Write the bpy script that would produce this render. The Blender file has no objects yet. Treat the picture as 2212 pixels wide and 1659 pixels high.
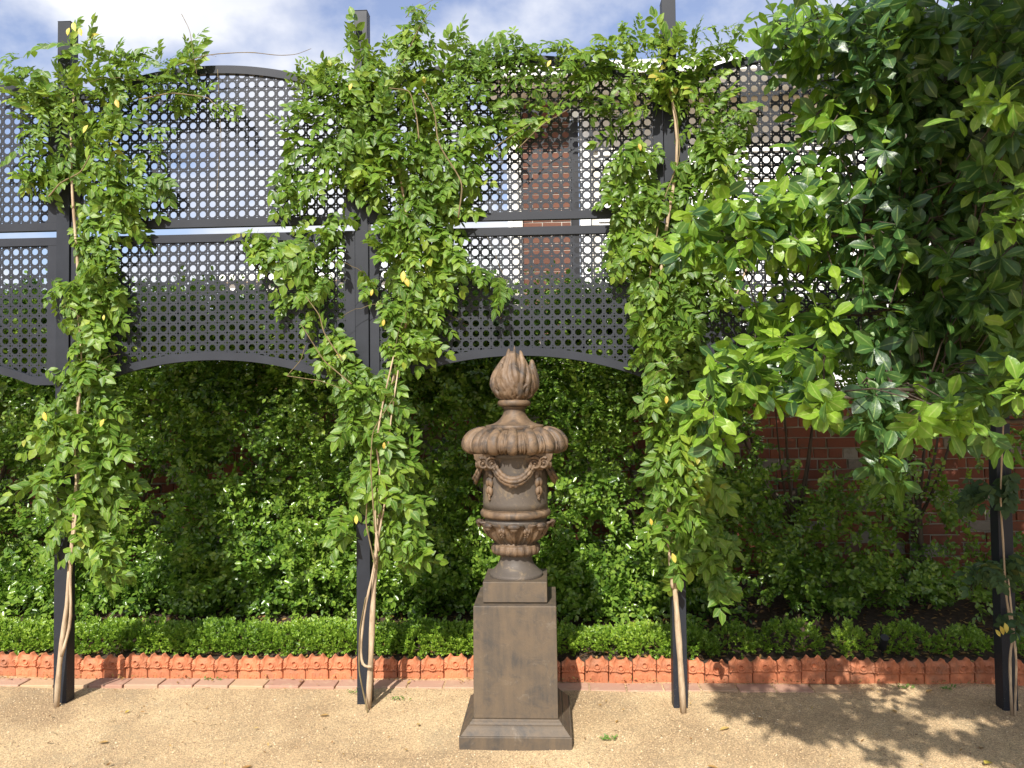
import bpy, math, random
import numpy as np
from mathutils import Matrix, Vector
random.seed(7); rng = np.random.default_rng(7)
PI = math.pi
scene = bpy.context.scene
COL = scene.collection

# ------------------------------------------------------------------ camera, sky, sun, exposure
FPX, PIT, YAW, ROL = 1654.5, .0298, .0498, -.0111
CAMZ = 1.6
F = np.array([-math.sin(YAW)*math.cos(PIT), math.cos(YAW)*math.cos(PIT), math.sin(PIT)])
R = np.cross(F, [0, 0, 1]); R /= np.linalg.norm(R); U = np.cross(R, F)
R, U = math.cos(ROL)*R+math.sin(ROL)*U, -math.sin(ROL)*R+math.cos(ROL)*U
cd = bpy.data.cameras.new('camera'); cam = bpy.data.objects.new('camera', cd); COL.objects.link(cam)
cd.sensor_width = 36; cd.lens = 36*FPX/2212; cd.clip_start = .05; cd.clip_end = 2000
cam.matrix_world = Matrix(((R[0], U[0], -F[0], 0), (R[1], U[1], -F[1], 0), (R[2], U[2], -F[2], CAMZ), (0, 0, 0, 1)))
scene.camera = cam

SUN_EL, SUN_AZ = math.radians(41), math.radians(11)      # azimuth of the shadows, from +Y towards +X
SUN = np.array([-math.sin(SUN_AZ)*math.cos(SUN_EL), -math.cos(SUN_AZ)*math.cos(SUN_EL), math.sin(SUN_EL)])
sl = bpy.data.lights.new('sun', 'SUN'); sl.energy = 5.0; sl.angle = math.radians(.55); sl.color = (1, .955, .88)
so = bpy.data.objects.new('sun', sl); COL.objects.link(so)
so.rotation_euler = Vector(SUN).to_track_quat('Z', 'Y').to_euler(); so.location = (0, 0, 10)

w = bpy.data.worlds.new('World'); scene.world = w; w.use_nodes = True
nt = w.node_tree; nt.nodes.clear(); N = nt.nodes.new; L = nt.links.new
out = N('ShaderNodeOutputWorld'); bg = N('ShaderNodeBackground'); bg.inputs[1].default_value = .098
sky = N('ShaderNodeTexSky'); sky.sky_type = 'NISHITA'; sky.sun_disc = False
sky.sun_elevation = SUN_EL; sky.sun_rotation = math.radians(180+11)
sky.air_density = 1.0; sky.dust_density = 1.6; sky.ozone_density = 1.5
tc = N('ShaderNodeTexCoord'); sep = N('ShaderNodeSeparateXYZ'); L(tc.outputs['Generated'], sep.inputs[0])
den = N('ShaderNodeMath'); den.operation = 'ADD'; den.inputs[1].default_value = .42; L(sep.outputs[2], den.inputs[0])
mx = N('ShaderNodeMath'); mx.operation = 'MAXIMUM'; mx.inputs[1].default_value = .05; L(den.outputs[0], mx.inputs[0])
dv = []
for i in (0, 1):
    d = N('ShaderNodeMath'); d.operation = 'DIVIDE'; L(sep.outputs[i], d.inputs[0]); L(mx.outputs[0], d.inputs[1]); dv.append(d)
cmb = N('ShaderNodeCombineXYZ'); L(dv[0].outputs[0], cmb.inputs[0]); L(dv[1].outputs[0], cmb.inputs[1]); cmb.inputs[2].default_value = 3.7
n1 = N('ShaderNodeTexNoise'); n1.inputs['Scale'].default_value = 2.3; n1.inputs['Detail'].default_value = 7; n1.inputs['Roughness'].default_value = .55
L(cmb.outputs[0], n1.inputs['Vector'])
cr = N('ShaderNodeValToRGB'); cr.color_ramp.elements[0].position = .47; cr.color_ramp.elements[1].position = .60
L(n1.outputs['Fac'], cr.inputs[0])
n2 = N('ShaderNodeTexNoise'); n2.inputs['Scale'].default_value = 4.5; n2.inputs['Detail'].default_value = 5; L(cmb.outputs[0], n2.inputs['Vector'])
cc = N('ShaderNodeValToRGB'); cc.color_ramp.elements[0].position = .3; cc.color_ramp.elements[0].color = (5.2, 5.5, 6.5, 1)
cc.color_ramp.elements[1].position = .7; cc.color_ramp.elements[1].color = (7.5, 7.6, 7.9, 1); L(n2.outputs['Fac'], cc.inputs[0])
tint = N('ShaderNodeMix'); tint.data_type = 'RGBA'; tint.blend_type = 'ADD'; tint.inputs[0].default_value = 1
tint.inputs[7].default_value = (1.1, 1.1, 1.7, 1); L(sky.outputs[0], tint.inputs[6])
mixc = N('ShaderNodeMix'); mixc.data_type = 'RGBA'; L(cr.outputs[0], mixc.inputs[0]); L(tint.outputs[2], mixc.inputs[6]); L(cc.outputs[0], mixc.inputs[7])
L(mixc.outputs[2], bg.inputs[0]); L(bg.outputs[0], out.inputs[0])
vs = scene.view_settings; vs.view_transform = 'Standard'; vs.look = 'None'; vs.gamma = 1; vs.use_curve_mapping = False; vs.exposure = 0.58
scene.cycles.max_bounces = 8; scene.cycles.transparent_max_bounces = 8

# ------------------------------------------------------------------ helpers
def at(x, y, Y):                                    # a spot seen at (x, y) of a 2212 x 1659 picture on the plane at distance Y
    d = F*FPX+R*(x-1106)+U*(829.5-y)
    return np.array([0, 0, CAMZ])+d*(Y/d[1])
def seen(P):
    P = np.atleast_2d(P)-[0, 0, CAMZ]; z = P@F
    return 1106+FPX*(P@R)/z, 829.5-FPX*(P@U)/z, z

def tag(o, label=None, cat=None, group=None, kind=None):
    if label: o['label'] = label
    if cat: o['category'] = cat
    if group: o['group'] = group
    if kind: o['kind'] = kind
    return o
def empty(name, loc, label=None, cat=None, group=None):
    o = bpy.data.objects.new(name, None); COL.objects.link(o); o.location = loc; o.empty_display_size = .1
    return tag(o, label, cat, group)
def put(name, me, parent=None, loc=(0, 0, 0), rot=(0, 0, 0), scale=None, mw=None):
    o = bpy.data.objects.new(name, me); COL.objects.link(o)
    if parent is not None: o.parent = parent
    if mw is not None: o.matrix_local = mw
    else:
        o.location = loc; o.rotation_euler = rot
        if scale is not None: o.scale = scale
    return o
RIBBED = {'leaf', 'crown', 'young_crown', 'compound_leaf', 'young_compound_leaf', 'foliage_vine'}
def mesh(name, V, Fc, mat=None, smooth=False):
    """V (n,3); Fc list of faces or (m,k) array"""
    me = bpy.data.meshes.new(name); V = np.asarray(V, np.float32)
    if isinstance(Fc, np.ndarray):
        m, k = Fc.shape
        me.vertices.add(len(V)); me.vertices.foreach_set('co', V.ravel())
        me.loops.add(m*k); me.loops.foreach_set('vertex_index', Fc.astype(np.int32).ravel())
        me.polygons.add(m); me.polygons.foreach_set('loop_start', (np.arange(m)*k).astype(np.int32))
        me.update(calc_edges=True)
    else:
        me.from_pydata([tuple(v) for v in V.tolist()], [], [tuple(f) for f in Fc]); me.update()
    if name in RIBBED:
        at_ = me.attributes.new('mid', 'FLOAT', 'POINT'); at_.data.foreach_set('value', (np.arange(len(V)) % 3 == 1).astype(np.float32))
    me.polygons.foreach_set('use_smooth', np.full(len(me.polygons), bool(smooth)))
    if mat: me.materials.append(mat)
    return me
class MB:                                           # collects shapes into one mesh
    def __init__(s): s.V = []; s.F = []; s.n = 0
    def add(s, V, Fc):
        V = np.asarray(V, float); s.V.append(V); s.F += [[i+s.n for i in f] for f in (Fc.tolist() if isinstance(Fc, np.ndarray) else Fc)]; s.n += len(V)
    def box(s, x0, x1, y0, y1, z0, z1):
        s.add([(x0, y0, z0), (x1, y0, z0), (x1, y1, z0), (x0, y1, z0), (x0, y0, z1), (x1, y0, z1), (x1, y1, z1), (x0, y1, z1)],
              [(0, 3, 2, 1), (4, 5, 6, 7), (0, 1, 5, 4), (1, 2, 6, 5), (2, 3, 7, 6), (3, 0, 4, 7)])
    def tube(s, pts, rad, n=6, cap=True):
        pts = np.asarray(pts, float); m = len(pts)
        rad = np.ones(m)*rad if np.isscalar(rad) else np.asarray(rad, float)
        T = np.gradient(pts, axis=0); T /= np.linalg.norm(T, axis=1)[:, None]+1e-9
        ref = np.array([.31, .93, .2]); ref = ref/np.linalg.norm(ref)
        V = []
        for i in range(m):
            a = np.cross(T[i], ref); a /= np.linalg.norm(a)+1e-9; b = np.cross(T[i], a)
            ang = np.arange(n)*2*PI/n
            V.append(pts[i]+rad[i]*(np.cos(ang)[:, None]*a+np.sin(ang)[:, None]*b))
        V = np.concatenate(V); Fc = []
        for i in range(m-1):
            for j in range(n):
                k = (j+1) % n; Fc.append((i*n+j, i*n+k, (i+1)*n+k, (i+1)*n+j))
        if cap: Fc.append(tuple(range(n))[::-1]); Fc.append(tuple(range((m-1)*n, m*n)))
        s.add(V, Fc)
    def ell(s, M, nu=10, nv=7, point=0.0):          # ellipsoid unit sphere through 4x4 M; point sharpens the +Y end
        V = [(0, -1, 0)]; Fc = []
        for i in range(1, nv):
            p = -PI/2+PI*i/nv
            for j in range(nu):
                a = 2*PI*j/nu; r = math.cos(p); y = math.sin(p)
                if y > 0: r *= 1-point*y*y
                V.append((r*math.cos(a), y, r*math.sin(a)))
        V.append((0, 1, 0)); n = len(V)
        for j in range(nu):
            k = (j+1) % nu
            Fc.append((0, 1+j, 1+k)); Fc.append((n-1, 1+(nv-2)*nu+k, 1+(nv-2)*nu+j))
            for i in range(nv-2): Fc.append((1+i*nu+j, 1+(i+1)*nu+j, 1+(i+1)*nu+k, 1+i*nu+k))
        V = np.array(V); M = np.array(M); V = V@M[:3, :3].T+M[:3, 3]
        s.add(V, Fc)
    def build(s, name, mat, parent=None, loc=(0, 0, 0), smooth=False, rot=(0, 0, 0)):
        return put(name, s.mesh(name, mat, smooth), parent, loc, rot)
    def mesh(s, name, mat, smooth=False): return mesh(name, np.concatenate(s.V), s.F, mat, smooth)
def bevel(o, wd=.003, seg=2):
    m = o.modifiers.new('bevel', 'BEVEL'); m.width = wd; m.segments = seg; m.limit_method = 'ANGLE'; m.angle_limit = math.radians(40); return o
def frames(d, nrm):                                 # rotation matrices with Y along d and Z near nrm
    d = d/np.linalg.norm(d, axis=1)[:, None]
    x = np.cross(d, nrm); x /= np.linalg.norm(x, axis=1)[:, None]+1e-9
    z = np.cross(x, d)
    return np.stack([x, d, z], axis=2)
def scatter(tmpl, Rm, P, S):
    """tmpl (V,F) with quads; returns V,F of all copies"""
    V, Fc = tmpl; n = len(P)
    W = np.einsum('nij,vj->nvi', Rm*S[:, None, None], V)+P[:, None, :]
    G = Fc[None]+(np.arange(n)*len(V))[:, None, None]
    return W.reshape(-1, 3), G.reshape(-1, Fc.shape[1])
def join(parts):
    Vs, Fs, n = [], [], 0
    for V, Fc in parts:
        Vs.append(V); Fs.append(Fc+n); n += len(V)
    return np.concatenate(Vs), np.concatenate(Fs)
def tm(Rm, p, s=1.0):
    M = Matrix(((Rm[0][0]*s, Rm[0][1]*s, Rm[0][2]*s, p[0]), (Rm[1][0]*s, Rm[1][1]*s, Rm[1][2]*s, p[1]), (Rm[2][0]*s, Rm[2][1]*s, Rm[2][2]*s, p[2]), (0, 0, 0, 1)))
    return M

# ------------------------------------------------------------------ materials
def newmat(name):
    m = bpy.data.materials.new(name); m.use_nodes = True; nt = m.node_tree
    return m, nt, nt.nodes['Principled BSDF'], nt.nodes.new, nt.links.new
def ramp(N, L, src, stops):
    r = N('ShaderNodeValToRGB'); e = r.color_ramp.elements
    while len(e) < len(stops): e.new(.5)
    for i, (p, c) in enumerate(stops): e[i].position = p; e[i].color = (*c, 1) if len(c) == 3 else c
    L(src, r.inputs[0]); return r
def noise(N, L, scale, detail=4, rough=.6, vec=None, dist=0):
    n = N('ShaderNodeTexNoise'); n.inputs['Scale'].default_value = scale; n.inputs['Detail'].default_value = detail
    n.inputs['Roughness'].default_value = rough; n.inputs['Distortion'].default_value = dist
    if vec is not None: L(vec, n.inputs['Vector'])
    return n
def bump(N, L, bs, src, strength, dist):
    b = N('ShaderNodeBump'); b.inputs['Strength'].default_value = strength; b.inputs['Distance'].default_value = dist
    L(src, b.inputs['Height']); L(b.outputs[0], bs.inputs['Normal']); return b
def leafmat(name, stops, rough=.4, trans=.3, tcol=(.3, .5, .05), spec=.5, rib=None, edge=None):
    m, nt, bs, N, L = newmat(name)
    oi = N('ShaderNodeObjectInfo'); g = N('ShaderNodeNewGeometry')
    mu = N('ShaderNodeMath'); mu.operation = 'MULTIPLY_ADD'; mu.inputs[1].default_value = 7.31
    L(oi.outputs['Random'], mu.inputs[0]); L(g.outputs['Random Per Island'], mu.inputs[2])
    fr = N('ShaderNodeMath'); fr.operation = 'FRACT'; L(mu.outputs[0], fr.inputs[0])
    nz = noise(N, L, 2.2, 2, .5, g.outputs['Position'])
    ad = N('ShaderNodeMath'); ad.operation = 'MULTIPLY_ADD'; ad.inputs[1].default_value = .62; L(fr.outputs[0], ad.inputs[0])
    sc = N('ShaderNodeMath'); sc.operation = 'MULTIPLY_ADD'; sc.inputs[1].default_value = 1.1; sc.inputs[2].default_value = -.36
    L(nz.outputs[0], sc.inputs[0]); L(sc.outputs[0], ad.inputs[2])
    r = ramp(N, L, ad.outputs[0], stops)
    col = r.outputs[0]
    if rib or edge:
        at_ = N('ShaderNodeAttribute'); at_.attribute_name = 'mid'
        for c_, st in ((rib, [(.86, (0, 0, 0)), (.96, (.75, .75, .75))]), (edge, [(.0, (.6, .6, .6)), (.12, (0, 0, 0))])):
            if not c_: continue
            rr = ramp(N, L, at_.outputs['Fac'], st); mm = N('ShaderNodeMix'); mm.data_type = 'RGBA'; L(rr.outputs[0], mm.inputs[0]); L(col, mm.inputs[6]); mm.inputs[7].default_value = (*c_, 1); col = mm.outputs[2]
    nb = noise(N, L, 55, 3, .6, g.outputs['Position']); rb = ramp(N, L, nb.outputs[0], [(.3, (.78, .78, .78)), (.7, (1.18, 1.18, 1.18))]); mb_ = N('ShaderNodeMix'); mb_.data_type = 'RGBA'; mb_.blend_type = 'MULTIPLY'; mb_.inputs[0].default_value = 1
    L(col, mb_.inputs[6]); L(rb.outputs[0], mb_.inputs[7]); col = mb_.outputs[2]
    L(col, bs.inputs['Base Color']); bs.inputs['Roughness'].default_value = rough; bs.inputs['Specular IOR Level'].default_value = spec
    tr = N('ShaderNodeBsdfTranslucent'); mc = N('ShaderNodeMix'); mc.data_type = 'RGBA'; mc.blend_type = 'MIX'; mc.inputs[0].default_value = .55
    L(r.outputs[0], mc.inputs[6]); mc.inputs[7].default_value = (*tcol, 1); L(mc.outputs[2], tr.inputs[0])
    ms = N('ShaderNodeMixShader'); ms.inputs[0].default_value = trans
    L(bs.outputs[0], ms.inputs[1]); L(tr.outputs[0], ms.inputs[2]); L(ms.outputs[0], nt.nodes['Material Output'].inputs[0])
    n2 = noise(N, L, 90, 2, .5, g.outputs['Position']); bump(N, L, bs, n2.outputs[0], .25, .004)
    return m
M_vine = leafmat('vine_leaf', [(0, (.035, .095, .012)), (.4, (.08, .175, .016)), (.7, (.15, .265, .024)), (.93, (.27, .365, .04)), (1, (.45, .38, .07))], .45, .34, (.36, .50, .05), .4, rib=(.30, .36, .10), edge=(.34, .36, .08))
M_hedge = leafmat('hedge_leaf', [(0, (.04, .10, .018)), (.35, (.12, .225, .03)), (.7, (.22, .35, .045)), (1, (.34, .45, .07))], .24, .42, (.2, .42, .04), .6)
M_dull_shaded = leafmat('dull_shaded_vine_leaf', [(0, (.03, .06, .025)), (.8, (.06, .11, .04)), (1, (.12, .14, .04))], .6, .2, (.1, .2, .03), .2)  # dull foliage, with the tree's shade mixed into this darker leaf colour
M_box = leafmat('box_leaf', [(0, (.065, .14, .016)), (.45, (.19, .32, .03)), (1, (.34, .46, .05))], .38, .34, (.25, .5, .05))
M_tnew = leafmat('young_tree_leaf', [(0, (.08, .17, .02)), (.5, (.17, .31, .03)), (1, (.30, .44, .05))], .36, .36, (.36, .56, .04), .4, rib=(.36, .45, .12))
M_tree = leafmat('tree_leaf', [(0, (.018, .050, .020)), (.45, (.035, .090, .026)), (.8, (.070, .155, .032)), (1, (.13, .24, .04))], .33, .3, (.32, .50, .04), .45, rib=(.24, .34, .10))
M_dead = leafmat('dead_leaf', [(0, (.10, .05, .02)), (.4, (.28, .15, .05)), (.8, (.45, .30, .10)), (1, (.55, .45, .12))], .6, .15, (.4, .2, .05))
M_yel = leafmat('yellow_leaf', [(0, (.45, .30, .04)), (.5, (.6, .45, .06)), (1, (.6, .55, .12))], .5, .3, (.7, .5, .05))
def barkmat(name, c0, c1, sc=40):
    m, nt, bs, N, L = newmat(name); t = N('ShaderNodeTexCoord'); mp = N('ShaderNodeMapping'); mp.inputs['Scale'].default_value = (1, 1, .25)
    L(t.outputs['Object'], mp.inputs[0]); n = noise(N, L, sc, 6, .65, mp.outputs[0]); r = ramp(N, L, n.outputs[0], [(.3, c0), (.7, c1)])
    L(r.outputs[0], bs.inputs['Base Color']); bs.inputs['Roughness'].default_value = .8; bump(N, L, bs, n.outputs[0], .6, .004); return m
M_vinebark = barkmat('vine_bark', (.25, .17, .10), (.55, .43, .29))
M_bark = barkmat('bark', (.035, .025, .018), (.11, .08, .055))
M_twig = barkmat('twig', (.10, .07, .03), (.22, .17, .08))
def metal(name, c, rough=.45, spk=0):
    m, nt, bs, N, L = newmat(name); t = N('ShaderNodeTexCoord'); n = noise(N, L, 6, 5, .6, t.outputs['Object'])
    r = ramp(N, L, n.outputs[0], [(.3, tuple(x*.82 for x in c)), (.7, tuple(x*1.12 for x in c))])
    n3 = noise(N, L, 260, 2, .5, t.outputs['Object']); r3 = ramp(N, L, n3.outputs[0], [(.66, (0, 0, 0)), (.74, (1, 1, 1))])
    sp = N('ShaderNodeSeparateXYZ'); L(t.outputs['Object'], sp.inputs[0])
    mr = N('ShaderNodeMapRange'); mr.inputs[1].default_value = .55; mr.inputs[2].default_value = .0; mr.inputs[3].default_value = 0; mr.inputs[4].default_value = spk; L(sp.outputs[2], mr.inputs[0])
    mm = N('ShaderNodeMath'); mm.operation = 'MULTIPLY'; L(r3.outputs[0], mm.inputs[0]); L(mr.outputs[0], mm.inputs[1])
    mc = N('ShaderNodeMix'); mc.data_type = 'RGBA'; L(mm.outputs[0], mc.inputs[0]); L(r.outputs[0], mc.inputs[6]); mc.inputs[7].default_value = (.36, .30, .2, 1)
    L(mc.outputs[2], bs.inputs['Base Color']); bs.inputs['Roughness'].default_value = rough
    rr = ramp(N, L, n.outputs[0], [(.2, (rough-.08,)*3), (.8, (rough+.12,)*3)]); L(rr.outputs[0], bs.inputs['Roughness']); bs.inputs['Specular IOR Level'].default_value = .28
    return m
M_metal = metal('charcoal_metal', (.023, .026, .034), .52)
M_post = metal('post_metal', (.019, .022, .029), .46, .85)
M_black = metal('black_plastic', (.02, .02, .022), .4)
def stone(name, a, b, stain, k=.5, streak=0, light=(.34, .25, .165)):
    m, nt, bs, N, L = newmat(name); t = N('ShaderNodeTexCoord'); v = t.outputs['Object']
    n = noise(N, L, 7, 7, .62, v); r = ramp(N, L, n.outputs[0], [(.32, a), (.68, b)])
    n2 = noise(N, L, 11, 8, .7, v, .6); r2 = ramp(N, L, n2.outputs[0], [(.56-.1*k, (0, 0, 0)), (.74-.1*k, (1, 1, 1))])
    mc = N('ShaderNodeMix'); mc.data_type = 'RGBA'; L(r2.outputs[0], mc.inputs[0]); L(r.outputs[0], mc.inputs[6]); mc.inputs[7].default_value = (*stain, 1)
    src = mc.outputs[2]
    if streak:
        mp = N('ShaderNodeMapping'); mp.inputs['Scale'].default_value = (13, 13, 1.9); L(v, mp.inputs[0])
        n4 = noise(N, L, 1.6, 5, .6, mp.outputs[0]); r4 = ramp(N, L, n4.outputs[0], [(.42, (0, 0, 0)), (.68, (streak,)*3)])
        m4 = N('ShaderNodeMix'); m4.data_type = 'RGBA'; L(r4.outputs[0], m4.inputs[0]); L(src, m4.inputs[6]); m4.inputs[7].default_value = (*b, 1); src = m4.outputs[2]
    n5 = noise(N, L, 60, 4, .7, v); r5 = ramp(N, L, n5.outputs[0], [(.66, (0, 0, 0)), (.76, (.55, .55, .55))])
    m5 = N('ShaderNodeMix'); m5.data_type = 'RGBA'; L(r5.outputs[0], m5.inputs[0]); L(src, m5.inputs[6]); m5.inputs[7].default_value = (*light, 1)
    n8 = noise(N, L, 14, 6, .75, v, .8); r8 = ramp(N, L, n8.outputs[0], [(.60, (0, 0, 0)), (.72, (.6, .6, .6))])
    m8 = N('ShaderNodeMix'); m8.data_type = 'RGBA'; L(r8.outputs[0], m8.inputs[0]); L(m5.outputs[2], m8.inputs[6]); m8.inputs[7].default_value = (*light, 1); m5 = m8
    L(m5.outputs[2], bs.inputs['Base Color']); bs.inputs['Roughness'].default_value = .6; bs.inputs['Specular IOR Level'].default_value = .4
    n6 = noise(N, L, 130, 6, .75, v); ad = N('ShaderNodeMath'); ad.operation = 'MULTIPLY_ADD'; ad.inputs[1].default_value = 2.5; L(n2.outputs[0], ad.inputs[0]); L(n6.outputs[0], ad.inputs[2])
    bump(N, L, bs, ad.outputs[0], .35, .0022); return m
M_urn = stone('warm_cast_stone', (.080, .050, .030), (.215, .142, .084), (.048, .038, .031), 1.1)
M_body = stone('grey_brown_stone', (.068, .056, .046), (.098, .080, .064), (.21, .155, .09), .2, .3)
M_ped = stone('dark_brown_stone', (.062, .052, .042), (.122, .088, .056), (.050, .045, .040), .7, .8, (.19, .16, .125))
def terracotta():
    m, nt, bs, N, L = newmat('terracotta'); t = N('ShaderNodeTexCoord'); oi = N('ShaderNodeObjectInfo'); g = N('ShaderNodeNewGeometry')
    n = noise(N, L, 25, 6, .65, g.outputs['Position']); r = ramp(N, L, n.outputs[0], [(.3, (.40, .13, .056)), (.7, (.57, .205, .094))])
    hs = N('ShaderNodeHueSaturation'); L(r.outputs[0], hs.inputs['Color'])
    mr = N('ShaderNodeMapRange'); mr.inputs[3].default_value = .72; mr.inputs[4].default_value = 1.12; L(oi.outputs['Random'], mr.inputs[0]); L(mr.outputs[0], hs.inputs['Value'])
    n7 = noise(N, L, 9, 5, .7, g.outputs['Position']); r7 = ramp(N, L, n7.outputs[0], [(.50, (0, 0, 0)), (.72, (.7, .7, .7))])
    sp = N('ShaderNodeSeparateXYZ'); L(t.outputs['Object'], sp.inputs[0])
    m5 = N('ShaderNodeMix'); m5.data_type = 'RGBA'; L(r7.outputs[0], m5.inputs[0]); L(hs.outputs[0], m5.inputs[6]); m5.inputs[7].default_value = (.26, .14, .085, 1)
    L(m5.outputs[2], bs.inputs['Base Color']); bs.inputs['Roughness'].default_value = .8
    n6 = noise(N, L, 160, 5, .7, g.outputs['Position']); bump(N, L, bs, n6.outputs[0], .4, .0015); return m
M_terra = terracotta()
def brickmat(name, stops, dirt=(.10, .08, .065)):
    m, nt, bs, N, L = newmat(name); oi = N('ShaderNodeObjectInfo'); g = N('ShaderNodeNewGeometry')
    mu = N('ShaderNodeMath'); mu.operation = 'MULTIPLY_ADD'; mu.inputs[1].default_value = 7.31
    L(oi.outputs['Random'], mu.inputs[0]); L(g.outputs['Random Per Island'], mu.inputs[2])
    fr = N('ShaderNodeMath'); fr.operation = 'FRACT'; L(mu.outputs[0], fr.inputs[0])
    r = ramp(N, L, fr.outputs[0], stops)
    n = noise(N, L, 18, 6, .7, g.outputs['Position']); r2 = ramp(N, L, n.outputs[0], [(.52, (0, 0, 0)), (.75, (.75, .75, .75))])
    mc = N('ShaderNodeMix'); mc.data_type = 'RGBA'; L(r2.outputs[0], mc.inputs[0]); L(r.outputs[0], mc.inputs[6]); mc.inputs[7].default_value = (*dirt, 1)
    L(mc.outputs[2], bs.inputs['Base Color']); bs.inputs['Roughness'].default_value = .85
    n6 = noise(N, L, 140, 5, .75, g.outputs['Position']); bump(N, L, bs, n6.outputs[0], .6, .003); return m
M_brick = brickmat('old_red_brick', [(0, (.18, .056, .034)), (.45, (.29, .09, .05)), (.8, (.22, .07, .045)), (.86, (.26, .21, .18)), (1, (.38, .33, .29))])
M_paver = brickmat('paver_brick', [(0, (.36, .20, .14)), (.5, (.42, .25, .175)), (.85, (.40, .26, .17)), (1, (.45, .30, .17))], (.50, .37, .24))
M_hbrick = brickmat('house_brick', [(0, (.10, .040, .024)), (.6, (.14, .056, .032)), (1, (.12, .052, .034))], (.09, .042, .03))
def plain(name, a, b, sc=5, rough=.7, bmp=.3, bd=.003, sc2=60):
    m, nt, bs, N, L = newmat(name); g = N('ShaderNodeNewGeometry'); n = noise(N, L, sc, 6, .65, g.outputs['Position'])
    r = ramp(N, L, n.outputs[0], [(.3, a), (.7, b)]); L(r.outputs[0], bs.inputs['Base Color']); bs.inputs['Roughness'].default_value = rough
    n2 = noise(N, L, sc2, 5, .7, g.outputs['Position']); bump(N, L, bs, n2.outputs[0], bmp, bd); return m
M_mortar = plain('mortar', (.30, .27, .23), (.46, .42, .36), 12, .9, .6, .004)
M_soil = plain('bark_mulch_soil', (.032, .020, .012), (.10, .062, .036), 30, .9, 1, .02, 45)
M_white = plain('white_paint', (.74, .75, .74), (.82, .82, .80), 3, .5, .1, .001)
M_cream = plain('cream_trim', (.55, .52, .44), (.66, .62, .54), 3, .5, .1, .001)
M_roof = plain('pale_metal_roof', (.55, .60, .57), (.66, .70, .67), 2, .35, .1, .001)
M_solar = plain('solar_cell', (.17, .18, .28), (.24, .25, .37), 3, .12, 0, .001)
M_weed = leafmat('weed_leaf', [(0, (.06, .14, .02)), (1, (.15, .28, .05))], .5, .25)
def gravelmat(stone_only=False):
    m, nt, bs, N, L = newmat('gravel' if not stone_only else 'gravel_stone'); g = N('ShaderNodeNewGeometry')
    if stone_only:
        r = ramp(N, L, g.outputs['Random Per Island'], [(0, (.22, .15, .09)), (.25, (.38, .26, .145)), (.6, (.50, .36, .20)), (.9, (.56, .42, .25)), (1, (.62, .52, .36))])
        L(r.outputs[0], bs.inputs['Base Color']); bs.inputs['Roughness'].default_value = .75; return m
    n = noise(N, L, 1.3, 5, .6, g.outputs['Position'], .5); r = ramp(N, L, n.outputs[0], [(.36, (.35, .24, .13)), (.52, (.50, .355, .195)), (.66, (.60, .445, .25))])
    vo = N('ShaderNodeTexVoronoi'); vo.inputs['Scale'].default_value = 210; L(g.outputs['Position'], vo.inputs['Vector'])
    hs = N('ShaderNodeSeparateColor'); L(vo.outputs['Color'], hs.inputs[0])
    mr = N('ShaderNodeMapRange'); mr.inputs[3].default_value = .55; mr.inputs[4].default_value = 1.4; L(hs.outputs[0], mr.inputs[0])
    mm = N('ShaderNodeMix'); mm.data_type = 'RGBA'; mm.blend_type = 'MULTIPLY'; mm.inputs[0].default_value = 1
    cmb = N('ShaderNodeCombineColor')
    for i in range(3): L(mr.outputs[0], cmb.inputs[i])
    L(r.outputs[0], mm.inputs[6]); L(cmb.outputs[0], mm.inputs[7])
    n3 = noise(N, L, 2.6, 7, .72, g.outputs['Position'], .8); r3 = ramp(N, L, n3.outputs[0], [(.50, (0, 0, 0)), (.70, (.6, .6, .6))])
    m5 = N('ShaderNodeMix'); m5.data_type = 'RGBA'; L(r3.outputs[0], m5.inputs[0]); L(mm.outputs[2], m5.inputs[6]); m5.inputs[7].default_value = (.30, .235, .145, 1)
    L(m5.outputs[2], bs.inputs['Base Color']); bs.inputs['Roughness'].default_value = .9
    n4 = noise(N, L, 160, 4, .7, g.outputs['Position']); bump(N, L, bs, n4.outputs[0], .8, .006); return m
M_gravel = gravelmat(); M_gstone = gravelmat(True)

# ------------------------------------------------------------------ ground
def gz(x, y):                                       # height of the gravel
    return .006*np.sin(x*1.7+y*.6)*np.cos(y*1.3-x*.4)+.004*np.sin(x*4.3+1)*np.sin(y*3.7)+.0025*np.sin(x*11+y*7)-.012
def axis(lo, hi, fine0, fine1, st, n):
    a = np.arange(fine0, fine1+1e-6, st)
    return np.concatenate([fine0-np.geomspace(.3, fine0-lo, n)[::-1], a, fine1+np.geomspace(.3, hi-fine1, n)])
gx = axis(-400, 400, -4.5, 4.5, .06, 14); gy = axis(-400, 600, 1.5, 4.56, .06, 14)
X, Y = np.meshgrid(gx, gy); near = np.exp(-np.maximum(0, np.abs(X)-4.5))
Z = gz(X, Y)*np.clip(near, 0, 1); Z[Y > 4.62] = -.03
V = np.stack([X, Y, Z], -1).reshape(-1, 3); nx = len(gx)
ii, jj = np.meshgrid(np.arange(len(gy)-1), np.arange(nx-1), indexing='ij'); a = (ii*nx+jj).ravel()
put('gravel_ground', mesh('gravel_ground', V, np.stack([a, a+1, a+nx+1, a+nx], 1), M_gravel, True))['kind'] = 'structure'
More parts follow.
